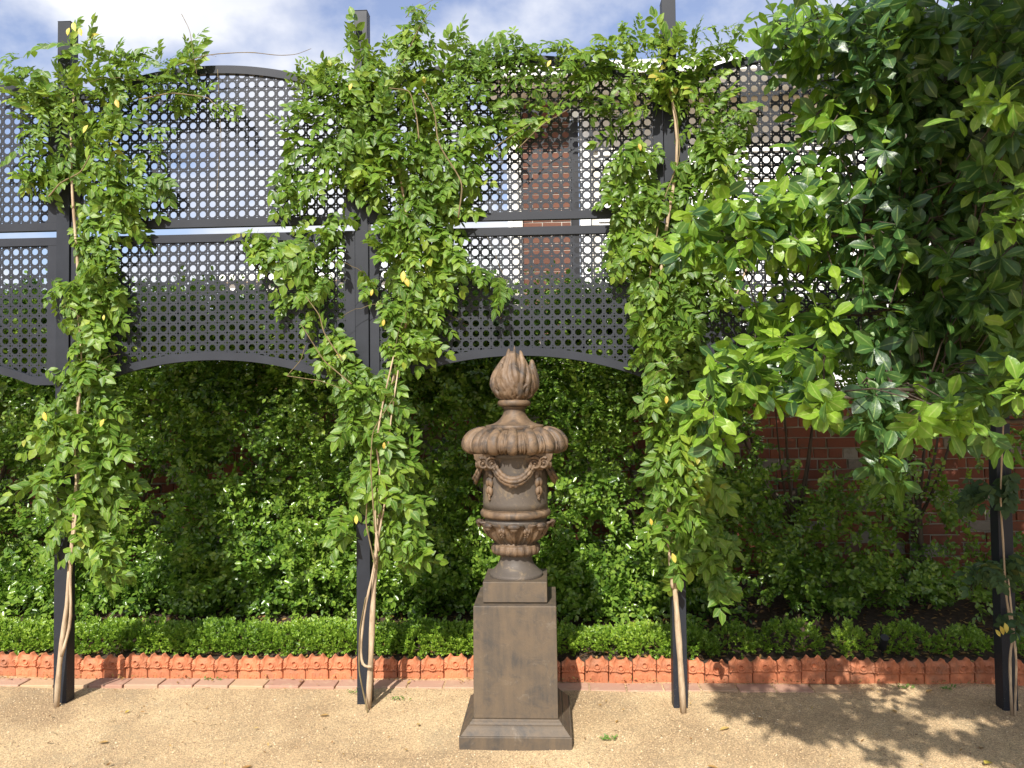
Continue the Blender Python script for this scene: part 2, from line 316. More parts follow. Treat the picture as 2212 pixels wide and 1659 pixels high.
# loose grains
n = 60000
gxp = rng.uniform(-3.4, 3.2, n); gyp = 3.0+1.5*rng.random(n)**1.1
keep = ~((np.abs(gxp+.184) < .27) & (gyp > 3.64)) & (np.abs(gxp) < gyp*.8)
gxp, gyp = gxp[keep], gyp[keep]; n = len(gxp)
octa = (np.array([(1, 0, 0), (0, 1, 0), (-1, 0, 0), (0, -1, 0), (0, 0, .7), (0, 0, -.7)], float), np.array([(0, 1, 4), (1, 2, 4), (2, 3, 4), (3, 0, 4), (1, 0, 5), (2, 1, 5), (3, 2, 5), (0, 3, 5)]))
q = rng.normal(size=(n, 3)); Rm = frames(q, rng.normal(size=(n, 3)))
V, Fc = scatter(octa, Rm, np.stack([gxp, gyp, gz(gxp, gyp)+.0005], 1), rng.gamma(3, .0006, n)+.0010)
tag(put('gravel', mesh('gravel', V, Fc, M_gstone)), 'loose golden decomposed granite grains covering the path', 'gravel', kind='stuff')
# garden bed soil
bx = np.arange(-6, 6.01, .07); by = np.arange(4.585, 6.3, .07); X, Y = np.meshgrid(bx, by)
def bz(x, y): return np.interp(y, [4.58, 4.7, 5.1, 5.6, 6.3], [.062, .085, .12, .2, .24])+.012*np.sin(x*7+y*9)*np.sin(x*3-y*12)
Z = bz(X, Y); nx = len(bx); ii, jj = np.meshgrid(np.arange(len(by)-1), np.arange(nx-1), indexing='ij'); a = (ii*nx+jj).ravel()
put('garden_bed', mesh('garden_bed', np.stack([X, Y, Z], -1).reshape(-1, 3), np.stack([a, a+1, a+nx+1, a+nx], 1), M_soil, True))['kind'] = 'structure'

# ------------------------------------------------------------------ leaf templates
def leaf(Ln, Wd, seg=4, fold=.25, curl=.15, peak=.45, wave=0):
    V = []; Fc = []
    for i in range(seg+1):
        t = i/seg
        p = t**(math.log(.5)/math.log(peak)) if 0 < t < 1 else t
        wd = Wd/2*math.sin(PI*p)**.8 if 0 < t < 1 else Wd*.02
        y = t*Ln; z = -curl*Ln*t*t+wave*math.sin(t*9)*Ln
        V += [(-wd, y, z+fold*wd), (0, y, z), (wd, y, z+fold*wd)]
    for i in range(seg):
        a = i*3; Fc += [(a, a+1, a+4, a+3), (a+1, a+2, a+5, a+4)]
    return np.array(V), np.array(Fc)
def hexleaf(Ln, Wd, fold=.25, curl=.1):                 # a small oval leaf folded along its midrib
    w_ = Wd/2
    return np.array([(0, 0, 0), (-w_, .33*Ln, fold*w_), (-.85*w_, .70*Ln, fold*w_-curl*Ln*.5), (0, Ln, -curl*Ln), (.85*w_, .70*Ln, fold*w_-curl*Ln*.5), (w_, .33*Ln, fold*w_)]), np.array([(0, 3, 2, 1), (0, 5, 4, 3)])
def xf(t, M):
    V, Fc = t; M = np.array(M); return V@M[:3, :3].T+M[:3, 3], Fc
def E(x, y, z): return np.array(Matrix.Rotation(z, 4, 'Z')@Matrix.Rotation(y, 4, 'Y')@Matrix.Rotation(x, 4, 'X'))
def strip(pts, wd):
    V = []; Fc = []
    for i, p in enumerate(pts):
        V += [(p[0]-wd, p[1], p[2]), (p[0]+wd, p[1], p[2]), (p[0], p[1], p[2]-wd)]
    for i in range(len(pts)-1):
        a = i*3; Fc += [(a, a+1, a+4, a+3), (a+1, a+2, a+5, a+4), (a+2, a, a+3, a+5)]
    return np.array(V), np.array(Fc)
def frond(pairs, Ln, lf, wf, droop, r):             # a pinnate leaf
    parts = []; pts = []
    for i in range(pairs*2+1):
        t = i/(pairs*2); pts.append((0.012*math.sin(t*3+r.random()), t*Ln, -droop*Ln*t*t))
    parts.append(strip(pts, .0009))
    for k in range(pairs):
        t = .18+.74*k/(pairs-1); b = np.array((0, t*Ln, -droop*Ln*t*t)); s = lf*(.75+.35*math.sin(PI*(.25+.6*t)))*r.uniform(.88, 1.1)
        for sd in (-1, 1):
            M = E(r.uniform(-.45, .25)-droop*t, sd*r.uniform(-.35, .45), -sd*r.uniform(.75, 1.15)); M[:3, 3] = b
            parts.append(xf(leaf(s, s*wf, 3, r.uniform(.15, .45), r.uniform(.0, .3), .4), M))
    M = E(-droop*1.6, r.uniform(-.3, .3), r.uniform(-.25, .25)); M[:3, 3] = (0, Ln*.98, -droop*Ln*.96); parts.append(xf(leaf(lf*1.05, lf*wf, 3, .3, .15, .42), M))
    return join(parts)
R0 = random.Random(3)
FRONDS = [frond(5, R0.uniform(.14, .21), R0.uniform(.048, .066), R0.uniform(.50, .70), R0.uniform(.1, .6), R0) for _ in range(10)]
FRONDS_Y = [frond(6, R0.uniform(.15, .19), .040, .38, R0.uniform(.0, .3), R0) for _ in range(3)]
def sprig(nl, Ln, lf, wf, r, seg=2):                # a twig with small leaves
    parts = []; pts = []; bend = r.uniform(-.3, .3)
    for i in range(4):
        t = i/3; pts.append((bend*Ln*t*t, t*Ln, -.15*Ln*t*t))
    parts.append(strip(pts, .0012))
    for k in range(nl):
        t = .12+.88*k/(nl-1); s = lf*r.uniform(.7, 1.15); a = r.uniform(.5, 1.2)*(1 if k % 2 else -1)
        M = E(r.uniform(-.3, .7), r.uniform(-.7, .7), a if k < nl-1 else 0); M[:3, 3] = (bend*Ln*t*t, t*Ln, -.15*Ln*t*t)
        parts.append(xf(hexleaf(s, s*wf, r.uniform(.1, .4), r.uniform(0, .3)) if seg == 1 else leaf(s, s*wf, seg, r.uniform(.1, .35), r.uniform(0, .3), .5), M))
    return join(parts)
SPRIGS = [sprig(R0.choice((8, 9, 11)), R0.uniform(.10, .15), .039, R0.uniform(.52, .62), R0, 1) for _ in range(7)]
BOXSPR = [sprig(12, .045, .0150, .62, R0, 1) for _ in range(5)]
TLEAVES = [leaf(1, R0.uniform(.43, .52), 6, R0.uniform(.08, .3), R0.uniform(.1, .5), .64, R0.uniform(-.006, .006)) for _ in range(6)]

def foliage(root, tmpls, mat, D, Nn, P, S, nparts, part, stuffname, lab=None):
    """leaves along D with normals Nn at P; the nearest ones in view are parts, the others one mesh of stuff"""
    n = len(P); loc = np.array(root.location); Rm = frames(D, Nn)
    x, y, z = seen(P); vis = (x > -20) & (x < 2232) & (y > -20) & (y < 1680)
    key = np.where(vis, z-.35*S/S.mean(), 99)+rng.random(n)*.12
    order = np.argsort(key); sel = order[:nparts]; rest = order[nparts:]
    ti = rng.integers(0, len(tmpls), n)
    mes = [mesh(part, t[0], t[1], mat, True) for t in tmpls]
    for i in sel: put(part, mes[ti[i]], root, mw=tm(Rm[i], P[i]-loc, float(S[i])))
    parts = []
    for k, t in enumerate(tmpls):
        r = rest[ti[rest] == k]
        if len(r): parts.append(scatter(t, Rm[r], P[r]-loc, S[r]))
    if parts:
        V, Fc = join(parts); o = put(stuffname, mesh('foliage_vine' if 'leaf' in part else stuffname, V, Fc, mat, True), root); o['kind'] = 'stuff'

# ------------------------------------------------------------------ terracotta edging and brick border
def tile_mesh():
    nx, nz = 40, 34; hw = .0665
    xs = np.linspace(-hw, hw, nx+1); ts = np.linspace(0, 1, nz+1)
    X, T = np.meshgrid(xs, ts)
    top = .106+.022*(np.exp(-((np.abs(X)-.033)/.0125)**2))+.004*np.exp(-(X/.02)**2)-.006*np.clip((np.abs(X)-.05)/.016, 0, 1)
    Z = -.03+T*(top+.03)
    g = lambda v, s: np.exp(-(v/s)**2)
    r0 = np.hypot(X, Z-.074); r1 = np.hypot(np.abs(X)-.066, Z-.068)
    h = .010*g(r0-.015, .003)+.007*g(r0-.0265, .002)*(Z < .09)-.004*g(r0, .007)
    h += .009*g(r1-.017, .0028)+.007*g(r1-.0065, .0028)
    ax = np.abs(X)
    stem = ax-(.033+.012*np.sin((Z-.06)*45)); h += .006*g(stem, .0055)*np.clip((Z-.055)/.03, 0, 1)
    h += .004*g(ax-.033, .006)*np.clip((Z-.1)/.02, 0, 1)
    sc = .047+.0028*np.abs(np.sin(X*PI/.0135)); h += .007*g(Z-sc, .0035)+np.where(Z > sc, .0045, 0)
    r2 = np.hypot(ax-.022, (Z-.012)); h += .0035*g(r2-.0085, .002)*(Z > .012)+.0035*g(np.abs(ax-.022)-.0085, .002)*(Z <= .012)*(Z > -.01)
    h += .003*g(np.hypot(ax-.054, Z-.03), .003)
    h -= .004*np.clip((T-.93)/.07, 0, 1)+.002*np.clip((np.abs(X)-.062)/.004, 0, 1)
    Yf = -h*1.35; V = np.stack([X, Yf, Z], -1).reshape(-1, 3); m = len(V)
    Vb = np.stack([X, np.full_like(X, .022), Z], -1).reshape(-1, 3); V = np.concatenate([V, Vb]); c = nx+1
    Fc = []
    for i in range(nz):
        for j in range(nx):
            a = i*c+j; Fc.append((a, a+1, a+c+1, a+c))
    for j in range(nx):
        a = nz*c+j; Fc.append((a, a+1, m+a+1, m+a))
    for i in range(nz):
        a = i*c; Fc.append((a+c, m+a+c, m+a, a)); a = i*c+nx; Fc.append((a, m+a, m+a+c, a+c))
    Fc.append((m, m+nz*c, m+nz*c+nx, m+nx))
    me = mesh('edging_tile', V, Fc, M_terra, True); return me
edging = empty('terracotta_edging', (0, 4.55, 0), 'row of orange terracotta edging tiles with scrolls and double peaks in front of the planting', 'garden edging')
TM = tile_mesh(); x = -4.6; i = 0
while x < 4.4:
    dz = .008*math.sin(i*.9)+random.uniform(-.006, .006)+(.006 if x > 1 else 0); dy = -.013*(x/2.5)+.008*math.sin(i*.31)+random.uniform(-.003, .003)
    put('edging_tile', TM, edging, (x, dy, dz), (random.uniform(-.06, .02), random.uniform(-.025, .025), random.uniform(-.03, .03)))
    x += .1375+random.uniform(0, .0022); i += 1
border = empty('brick_border', (0, 4.46, 0), 'strip of flat pink bricks half buried in gravel along the terracotta edging', 'brick strip')
pb = MB(); pb.box(-.1, .1, -.058, .058, -.06, .004); pbm = pb.mesh('brick', M_paver)
x = -4.5
while x < 1.6:
    o = put('brick', pbm, border, (x, random.uniform(-.004, .004), -.001+random.uniform(-.003, .002)-(.010 if x > -.2 else 0)-(.004 if x < -2.7 else 0)), (random.uniform(-.012, .012), random.uniform(-.012, .012), random.uniform(-.012, .012)), (1, 1, 1)); bevel(o, .005, 2); x += .209

# ------------------------------------------------------------------ brick wall
WY = 6.2
wall = empty('brick_wall', (0, WY, 0), 'old red brick garden wall with pale mortar behind the hedge', 'wall')
mb = MB(); mb.box(-7, 7, .006, .22, -.1, 1.655); mb.build('mortar', M_mortar, wall)
bm_ = {}
for k, ln in (('s', .218), ('h', .103)):
    b = MB(); b.box(-ln/2, ln/2, 0, .09, -.0365, .0365); bm_[k] = b
meshes = {}
def roughbox(ln, sd):                               # a brick with slightly irregular corners
    r = random.Random(sd); h = ln/2
    V = [[x*h, y, z*.0365] for y in (0, .09) for z in (-1, 1) for x in (-1, 1)]
    inner = [[x*(h-.004), -.003, z*.0325] for z in (-1, 1) for x in (-1, 1)]
    V = [[a+r.uniform(-.003, .003) for a in v] for v in V]+[[a+r.uniform(-.0015, .0015) for a in v] for v in inner]
    Fc = [(4, 6, 7, 5), (8, 9, 11, 10), (0, 1, 9, 8), (1, 3, 11, 9), (3, 2, 10, 11), (2, 0, 8, 10), (0, 4, 5, 1), (1, 5, 7, 3), (3, 7, 6, 2), (2, 6, 4, 0)]
    return np.array(V), Fc
RB = {(k, s): roughbox(ln, s*13+7) for k, ln in (('s', .218), ('h', .103)) for s in range(4)}
RBM = {k: mesh('brick', v[0], v[1], M_brick) for k, v in RB.items()}
cands = []
for row in range(20):
    z = .045+row*.0828; hd = row % 3 == 2; x = -7+random.uniform(0, .1)
    while x < 7:
        k = 'h' if (hd or random.random() < .16) else 's'; ln = .218 if k == 's' else .103
        cands.append((k, random.randrange(4), x+ln/2, z+random.uniform(-.002, .002), random.uniform(-.006, .004))); x += ln+.011
def score(c):
    px, py, _ = seen(np.array([c[2], WY, c[3]])); px = px[0]
    return abs(px-1950) if 1480 < px < 2230 else 2000+abs(px-900)
cands.sort(key=score); rest = MB()
for i, (k, s, x, z, dy) in enumerate(cands):
    if i < 300: put('brick', RBM[(k, s)], wall, (x, dy-.004, z), (0, random.uniform(-.008, .008), random.uniform(-.008, .008)))
    else:
        v, f = RB[(k, s)]; rest.add(v+np.array([x, dy-.004, z]), f)
o = rest.build('brickwork', M_brick, wall); o['kind'] = 'stuff'
cb = MB(); x = -7
while x < 7: cb.box(x, x+.103, -.02, .235, 1.656, 1.731+random.uniform(-.003, .003)); x += .113
o = cb.build('coping', M_brick, wall); o['kind'] = 'stuff'
pier = empty('brick_pier', (2.93, 6.14, 0), 'projecting brick pier of the wall with pale worn corner bricks by the far right post', 'brick pier')
for row in range(20):
    z = .045+row*.0828
    for k, (xx, kk) in enumerate(((.11, 's'), (.28, 'h')) if row % 2 else ((.055, 'h'), (.225, 's'))):
        put('brick', RBM[(kk, (row+k) % 4)], pier, (xx-.14, -.08+random.uniform(-.004, .004), z))
mb = MB(); mb.box(-.13, .19, -.074, .064, 0, 1.66); mb.build('mortar', M_mortar, pier)

# ------------------------------------------------------------------ posts and lattice screens
PY, PX0, PL, PW = 4.1716, -2.7796, 1.7081, .075
ZT, ZS, ZG1, ZG2 = 3.824, 3.425, 2.629, 2.589
pm = MB(); pm.box(0, PW, 0, PW, -.2, ZT); pm.box(-.001, PW+.001, -.001, PW+.001, ZT, ZT+.004)
PM = pm.mesh('metal_post', M_post)
plabs = {-1: 'charcoal square metal post of the screen fence left of the view', 0: 'charcoal metal post at the far left wrapped in the leftmost climbing vine',
         1: 'charcoal metal post left of the stone urn, bare stems of a vine twisted beside it', 2: 'charcoal metal post right of the stone urn with one pale stem leaning across it',
         3: 'nearly black metal post at the far right in the shade of the tree', 4: 'charcoal square metal post of the screen fence right of the view'}
for k in range(-1, 5):
    o = put('metal_post', PM, None, (PX0+PL*k, PY, 0)); bevel(o, .003, 2); tag(o, plabs[k], 'post', 'tall metal posts of the screen fence')
BW = PL-PW-.008; HW = BW/2; SH = .13; RISE = .122; BAND = .045
def arch(x, base, rise):                            # flat shoulders then a segmental arch
    h = HW-SH; a = np.clip(np.abs(x)/h, 0, 1); Rr = (h*h+rise*rise)/(2*rise)
    return base+np.sqrt(np.maximum(Rr*Rr-(a*h)**2, 0))-(Rr-rise)
def band(x0, x1, zlo, zhi, d0=0., d1=.032, n=56):
    xs = np.linspace(x0, x1, n+1); lo = zlo(xs); hi = zhi(xs); V = []
    for d in (d0, d1):
        for i in range(n+1): V += [(xs[i], d, lo[i]), (xs[i], d, hi[i])]
    m = 2*(n+1); Fc = []
    for i in range(n):
        a = 2*i; Fc += [(a, a+2, a+3, a+1), (m+a+1, m+a+3, m+a+2, m+a), (a+1, a+3, m+a+3, m+a+1), (a, m+a, m+a+2, a+2)]
    Fc += [(0, 1, m+1, m), (2*n+1, 2*n, m+2*n, m+2*n+1)]
    return mesh('rail', V, Fc, M_metal)
cst = lambda v: (lambda x: np.full_like(x, v))
top_hi = lambda x: arch(x, ZS, RISE); top_lo = lambda x: arch(x, ZS, RISE)-BAND
LB = 1.752
bot_lo = lambda x: arch(x, LB, .128); bot_hi = lambda x: arch(x, LB, .128)+BAND
SW = .052
rails = {'top_arch': band(-HW, HW, top_lo, top_hi), 'up_bottom': band(-HW, HW, cst(ZG1), cst(ZG1+BAND)), 'lo_top': band(-HW, HW, cst(ZG2-BAND), cst(ZG2)), 'lo_arch': band(-HW, HW, bot_lo, bot_hi)}
def stile(z0, z1):
    b = MB(); b.box(0, SW, .001, .031, z0, z1); return b.mesh('stile', M_metal)
st_up = stile(ZG1+BAND+.0005, ZS-BAND-.0005); st_lo = stile(LB+BAND+.0005, ZG2-BAND-.0005)
Pp = .0563
def lattice(zlo, zhi, z0, up):
    oc = [(.316, -.131), (.316, .131), (.131, .316), (-.131, .316), (-.316, .131), (-.316, -.131), (-.131, -.316), (.131, -.316)]
    oq = []
    dv = [(.5, -.2), (.5, .2), (.2, .5), (-.2, .5), (-.5, .2), (-.5, -.2), (-.2, -.5), (.2, -.5)]
    for i in range(8):
        j = (i+1) % 8; oq.append([oc[i], dv[i], dv[j], oc[j]])
    nrg = 8; ro, ri = .2295, .118; ring = []
    for i in range(nrg):
        a0 = PI/8+i*PI/4; a1 = a0+PI/4
        ring.append([(.5+ri*math.cos(a0), .5+ri*math.sin(a0)), (.5+ro*math.cos(a0), .5+ro*math.sin(a0)), (.5+ro*math.cos(a1), .5+ro*math.sin(a1)), (.5+ri*math.cos(a1), .5+ri*math.sin(a1))])
    T = np.array(oq+ring); xin = HW-SW+.012
    nc = int(xin/Pp)+2; V = []; Fc = []
    zmin = -1; rows = 20
    quads = []
    for r in range(-1, rows):
        for c in range(-nc, nc+1):
            Q = T*Pp+np.array([c*Pp, 0]); Q[..., 1] += (z0+(r+.5)*Pp) if up else (z0-(r+.5)*Pp)
            quads.append(Q)
    Q = np.concatenate(quads)                        # (m,4,2)
    xc = np.clip(Q[..., 0], -xin, xin); lo = zlo(xc); hi = zhi(xc); zc = np.clip(Q[..., 1], lo, hi)
    K = np.stack([xc, zc], -1)
    def area(K):
        x, z = K[..., 0], K[..., 1]
        return .5*np.abs((x[:, 0]*z[:, 1]-x[:, 1]*z[:, 0])+(x[:, 1]*z[:, 2]-x[:, 2]*z[:, 1])+(x[:, 2]*z[:, 3]-x[:, 3]*z[:, 2])+(x[:, 3]*z[:, 0]-x[:, 0]*z[:, 3]))
    K = K[area(K) > 1e-6]; m = len(K)
    V = np.zeros((m*4, 3)); V[:, 0] = K[..., 0].ravel(); V[:, 2] = K[..., 1].ravel()
    import bmesh
    me = mesh('lattice_sheet', V, np.arange(m*4).reshape(m, 4), M_metal)
    b = bmesh.new(); b.from_mesh(me); bmesh.ops.remove_doubles(b, verts=b.verts, dist=.0002)
    b.normal_update(); b.to_mesh(me); b.free(); return me
lat_up = lattice(cst(ZG1+BAND-.01), lambda x: top_lo(x)+.012, ZG1+BAND+.002, True)
lat_lo = lattice(lambda x: bot_hi(x)-.012, cst(ZG2-BAND+.01), ZG2-BAND-.004, False)
where = {-1: 'in the bay cut by the left edge', 0: 'in the bay left of the middle post', 1: 'in the bay behind the stone urn', 2: 'right of the third post, half hidden by the tree', 3: 'in the last bay behind the tree at the far right'}
for k in range(-1, 4):
    cx = PX0+PL*k+PW+.004+HW
    for up in (True, False):
        t = empty('lattice_screen', (cx, PY+.012, 0), ('upper' if up else 'lower')+' charcoal lattice screen '+where[k], 'screen', 'charcoal lattice screens between the posts')
        put('top_rail', rails['top_arch' if up else 'lo_top'], t); put('bottom_rail', rails['up_bottom' if up else 'lo_arch'], t)
        s = st_up if up else st_lo
        put('stile', s, t, (-HW, 0, 0)); put('stile', s, t, (HW-SW, 0, 0))
        o = put('lattice_sheet', lat_up if up else lat_lo, t, (0, .014, 0)); so_ = o.modifiers.new('thick', 'SOLIDIFY'); so_.thickness = .004; so_.offset = 0

# ------------------------------------------------------------------ stone pedestal
UX, UY = -.184, 3.905
ped = empty('stone_pedestal', (UX, UY, 0), 'tall dark brown square stone pedestal with stepped base under the flaming urn', 'pedestal')
def sqlathe(prof, name, mat, parent, bev=.003):      # square section following (half width, z)
    V = []; Fc = []
    for h, z in prof: V += [(-h, -h, z), (h, -h, z), (h, h, z), (-h, h, z)]
    for i in range(len(prof)-1):
        for j in range(4): Fc.append((i*4+j, i*4+(j+1) % 4, i*4+4+(j+1) % 4, i*4+4+j))
    Fc.append((3, 2, 1, 0)); m = (len(prof)-1)*4; Fc.append((m, m+1, m+2, m+3))
    o = put(name, mesh(name, V, Fc, mat), parent); bevel(o, bev, 3); return o
sqlathe([(.266, -.02), (.267, .049)], 'base_slab', M_ped, ped, .005)
sqlathe([(.259, .049), (.257, .052), (.240, .071), (.234, .078), (.229, .083), (.229, .086), (.221, .089), (.217, .098), (.210, .104), (.208, .109)], 'base_moulding', M_ped, ped, .0012)
sqlathe([(.2035, .109), (.203, .13), (.2, .643)], 'shaft', M_ped, ped, .005)

# ------------------------------------------------------------------ flaming stone urn
urn = empty('stone_urn', (UX, UY, .645), 'weathered brown stone urn with carved flame, fluted lid, garlands and scrolls on the pedestal', 'urn')
def uz(z): return z-.645
def smoothprof(pts, k=4):                            # rounds a polyline of (r,z)
    P = np.array(pts, float)
    for _ in range(k):
        Q = [P[0]]
        for i in range(len(P)-1): Q += [P[i]*.75+P[i+1]*.25, P[i]*.25+P[i+1]*.75]
        Q.append(P[-1]); P = np.array(Q)
    return P
def resample(P, n):
    d = np.r_[0, np.cumsum(np.linalg.norm(np.diff(P, axis=0), axis=1))]; t = np.linspace(0, d[-1], n)
    return np.stack([np.interp(t, d, P[:, 0]), np.interp(t, d, P[:, 1])], 1)
def lathe(prof, name, mat, n=96, disp=None, nprof=None, smooth=True):
    P = np.array(prof, float)
    if nprof: P = resample(P, nprof)
    m = len(P); th = np.arange(n)*2*PI/n-PI/2
    T = np.gradient(P, axis=0); T /= np.linalg.norm(T, axis=1)[:, None]+1e-9; Nr = np.stack([T[:, 1], -T[:, 0]], 1)
    if Nr[:, 0].mean() < 0: Nr = -Nr
    s = np.linspace(0, 1, m)
    D = disp(s[:, None], th[None, :]+PI/2) if disp else np.zeros((m, n))
    r = P[:, 0][:, None]+Nr[:, 0][:, None]*D; z = P[:, 1][:, None]+Nr[:, 1][:, None]*D
    V = np.stack([r*np.cos(th), r*np.sin(th), uz(z)], -1).reshape(-1, 3)
    Fc = []
    i, j = np.meshgrid(np.arange(m-1), np.arange(n), indexing='ij'); a = (i*n+j).ravel(); b = (i*n+(j+1) % n).ravel()
    Fq = np.stack([a, b, b+n, a+n], 1) if P[-1, 1] > P[0, 1] else np.stack([a, a+n, b+n, b], 1)
    me = mesh(name, V, Fq, mat, smooth); return me
def lathe_obj(prof, name, mat, parent=None, **k): return put(name, lathe(prof, name, mat, **k), urn if parent is None else parent)
def period(th, n):                                   # position inside one of n repeats, -.5 .. .5
    f = th*n/(2*PI); return f-np.round(f)
sqlathe([(.157, uz(.648)), (.1565, uz(.748))], 'plinth', M_ped, urn, .004)
lathe_obj(np.r_[[(.10, .747), (.1335, .7475), (.1345, .750), (.1345, .762), (.132, .765)], smoothprof([(.132, .765), (.108, .785), (.088, .812), (.080, .84), (.080, .866)], 3)], 'foot', M_body, n=96)
def d_ring(s, th):
    f = period(th, 20); g = np.clip(1-np.abs(f)/.36, 0, 1)**.5
    notch = .35*np.exp(-(f/.05)**2)*(s < .6)
    return .0065*(g-notch)*np.sin(PI*np.clip(s*1.15, 0, 1))-.002*np.exp(-((np.abs(f)-.25)/.05)**2)*(s < .35)
lathe_obj(smoothprof([(.083, .858), (.103, .859), (.117, .870), (.121, .886), (.118, .897), (.118, .906), (.105, .912), (.098, .925)], 3), 'leaf_ring', M_urn, n=320, disp=d_ring, nprof=34)
cup = resample(smoothprof([(.098, .918), (.106, .926), (.132, .948), (.150, .98), (.157, 1.015), (.158, 1.03), (.153, 1.036), (.153, 1.047)], 3), 40)
def d_cup(s, th):
    f = period(th, 8); return .0035*np.cos(f*2*PI*4)*np.clip(1-s*1.4, 0, 1)
lathe_obj(cup, 'cup', M_body, n=192, disp=d_cup)
def acanthus():
    nu, nv = 22, 30; V = []; Fc = []
    for i in range(nv+1):
        v = i/nv; r, z = np.array([np.interp(v*.92, np.linspace(0, 1, len(cup)), cup[:, 0]), np.interp(v*.92, np.linspace(0, 1, len(cup)), cup[:, 1])])
        wa = .20+.20*math.sin(PI*min(v*1.05, 1)*.62)*(1-.45*max(0, (v-.62)/.38)**1.5)
        lift = .004+.010*v+.030*max(0, (v-.68)/.32)**1.6
        for j in range(nu+1):
            u = -1+2*j/nu; lobe = 1+.06*math.sin(v*22)*abs(u)
            a = u*wa*lobe
            ridge = .0055*math.cos(u*PI*3.2)*(1-.3*v)+.006*(abs(u) < .12)
            rr = r+(lift+ridge)*max(0, 1-abs(u)**5)-.003
            zz = z-.012*max(0, (v-.75)/.25)**2*(1-u*u)-.010*abs(u)**2*v
            V.append((rr*math.sin(a), -rr*math.cos(a), uz(zz)))
    for i in range(nv):
        for j in range(nu):
            a = i*(nu+1)+j; Fc.append((a, a+1, a+nu+2, a+nu+1))
    b = MB(); b.add(V, Fc)
    M = np.eye(4); M[:3, :3] = np.array([[0, .030, 0], [.0165, 0, 0], [0, 0, .0135]]).T@np.eye(3)
    S = Matrix.Translation((0, -.186, uz(1.018)))@Matrix.Rotation(PI/2, 4, 'Z')@Matrix.Diagonal((.017, .031, .0145, 1)); b.ell(S, 16, 12)
    S = Matrix.Translation((0, -.184, uz(1.006)))@Matrix.Diagonal((.020, .013, .016, 1)); b.ell(S, 14, 10)
    return b.mesh('acanthus_leaf', M_urn, True)
AC = acanthus()
for k in range(8): put('acanthus_leaf', AC, urn, (0, 0, 0), (0, 0, k*PI/4))
bb = MB()
for (z, s, y) in ((.99, .013, .158), (.975, .009, .153), (.963, .0065, .146)):
    for dx in (-.008, .008, 0): bb.ell(Matrix.Translation((dx*s/.01, -y-.003, uz(z+(.006 if dx == 0 else 0))))@Matrix.Diagonal((s*.75, s*.8, s, 1)), 10, 8)
BD = bb.mesh('leaf_bud', M_urn, True)
for k in range(8): put('leaf_bud', BD, urn, (0, 0, 0), (0, 0, (k+.5)*PI/4))
tor = [(.150, 1.040)]+[(.157+.0215*math.cos(a), 1.0655+.0205*math.sin(a)) for a in np.linspace(-PI/2, PI/2, 17)]+[(.166, 1.0865), (.166, 1.0895), (.160, 1.091)]
lathe_obj(tor, 'torus_moulding', M_urn, n=120)
lathe_obj([(.150, 1.089), (.1655, 1.090), (.1645, 1.12), (.163, 1.2), (.166, 1.28), (.171, 1.33), (.178, 1.347), (.192, 1.352), (.193, 1.372), (.17, 1.374)], 'body', M_body, n=120, smooth=True).data
urn.children[-1].modifiers.new('e', 'EDGE_SPLIT').split_angle = math.radians(35)
def d_lid(s, th):
    f = period(th, 16); a = np.abs(f); w = .27
    lobe = np.sqrt(np.clip(1-(a/w)**2, 0, 1)); env = np.clip(s/.16, 0, 1)*np.clip((1-s)/.07, 0, 1)**.4
    b = .5-a; on = np.clip((s-.26)/.08, 0, 1); spread = .035+.15*np.clip(s-.30, 0, 1)**1.2
    dart = (.62*np.exp(-((b-spread)/.026)**2)+.45*np.exp(-(b/.022)**2)*np.clip((s-.5)/.1, 0, 1)+.30*np.exp(-((b-.105)/.02)**2)*np.clip((s-.6)/.1, 0, 1))*on
    groove = .45*np.exp(-((a-w-.015)/.022)**2)
    return .0150*(lobe+dart*.8-groove)*env-.002*env
lidp = smoothprof([(.140, 1.484), (.175, 1.490), (.224, 1.474), (.256, 1.440), (.262, 1.402), (.246, 1.380), (.205, 1.376)], 4)
lathe_obj(lidp, 'lid', M_urn, n=16*44, disp=d_lid, nprof=64)
lathe_obj([(.18, 1.3745), (.228, 1.3765), (.236, 1.381)], 'lid_underside', M_urn, n=96)
neck = np.r_[[(.12, 1.482), (.144, 1.484), (.1485, 1.487), (.149, 1.503), (.146, 1.507)], smoothprof([(.144, 1.508), (.115, 1.512), (.088, 1.525), (.066, 1.548), (.055, 1.572), (.054, 1.590)], 4), [(.062, 1.593), (.063, 1.600), (.05, 1.602)]]
lathe_obj(neck, 'neck', M_urn, n=96)
lathe_obj([(.06, 1.601)]+[(.069+.0165*math.cos(a), 1.6195+.0175*math.sin(a)) for a in np.linspace(-PI/2, PI/2, 15)]+[(.05, 1.637)], 'collar', M_urn, n=96)
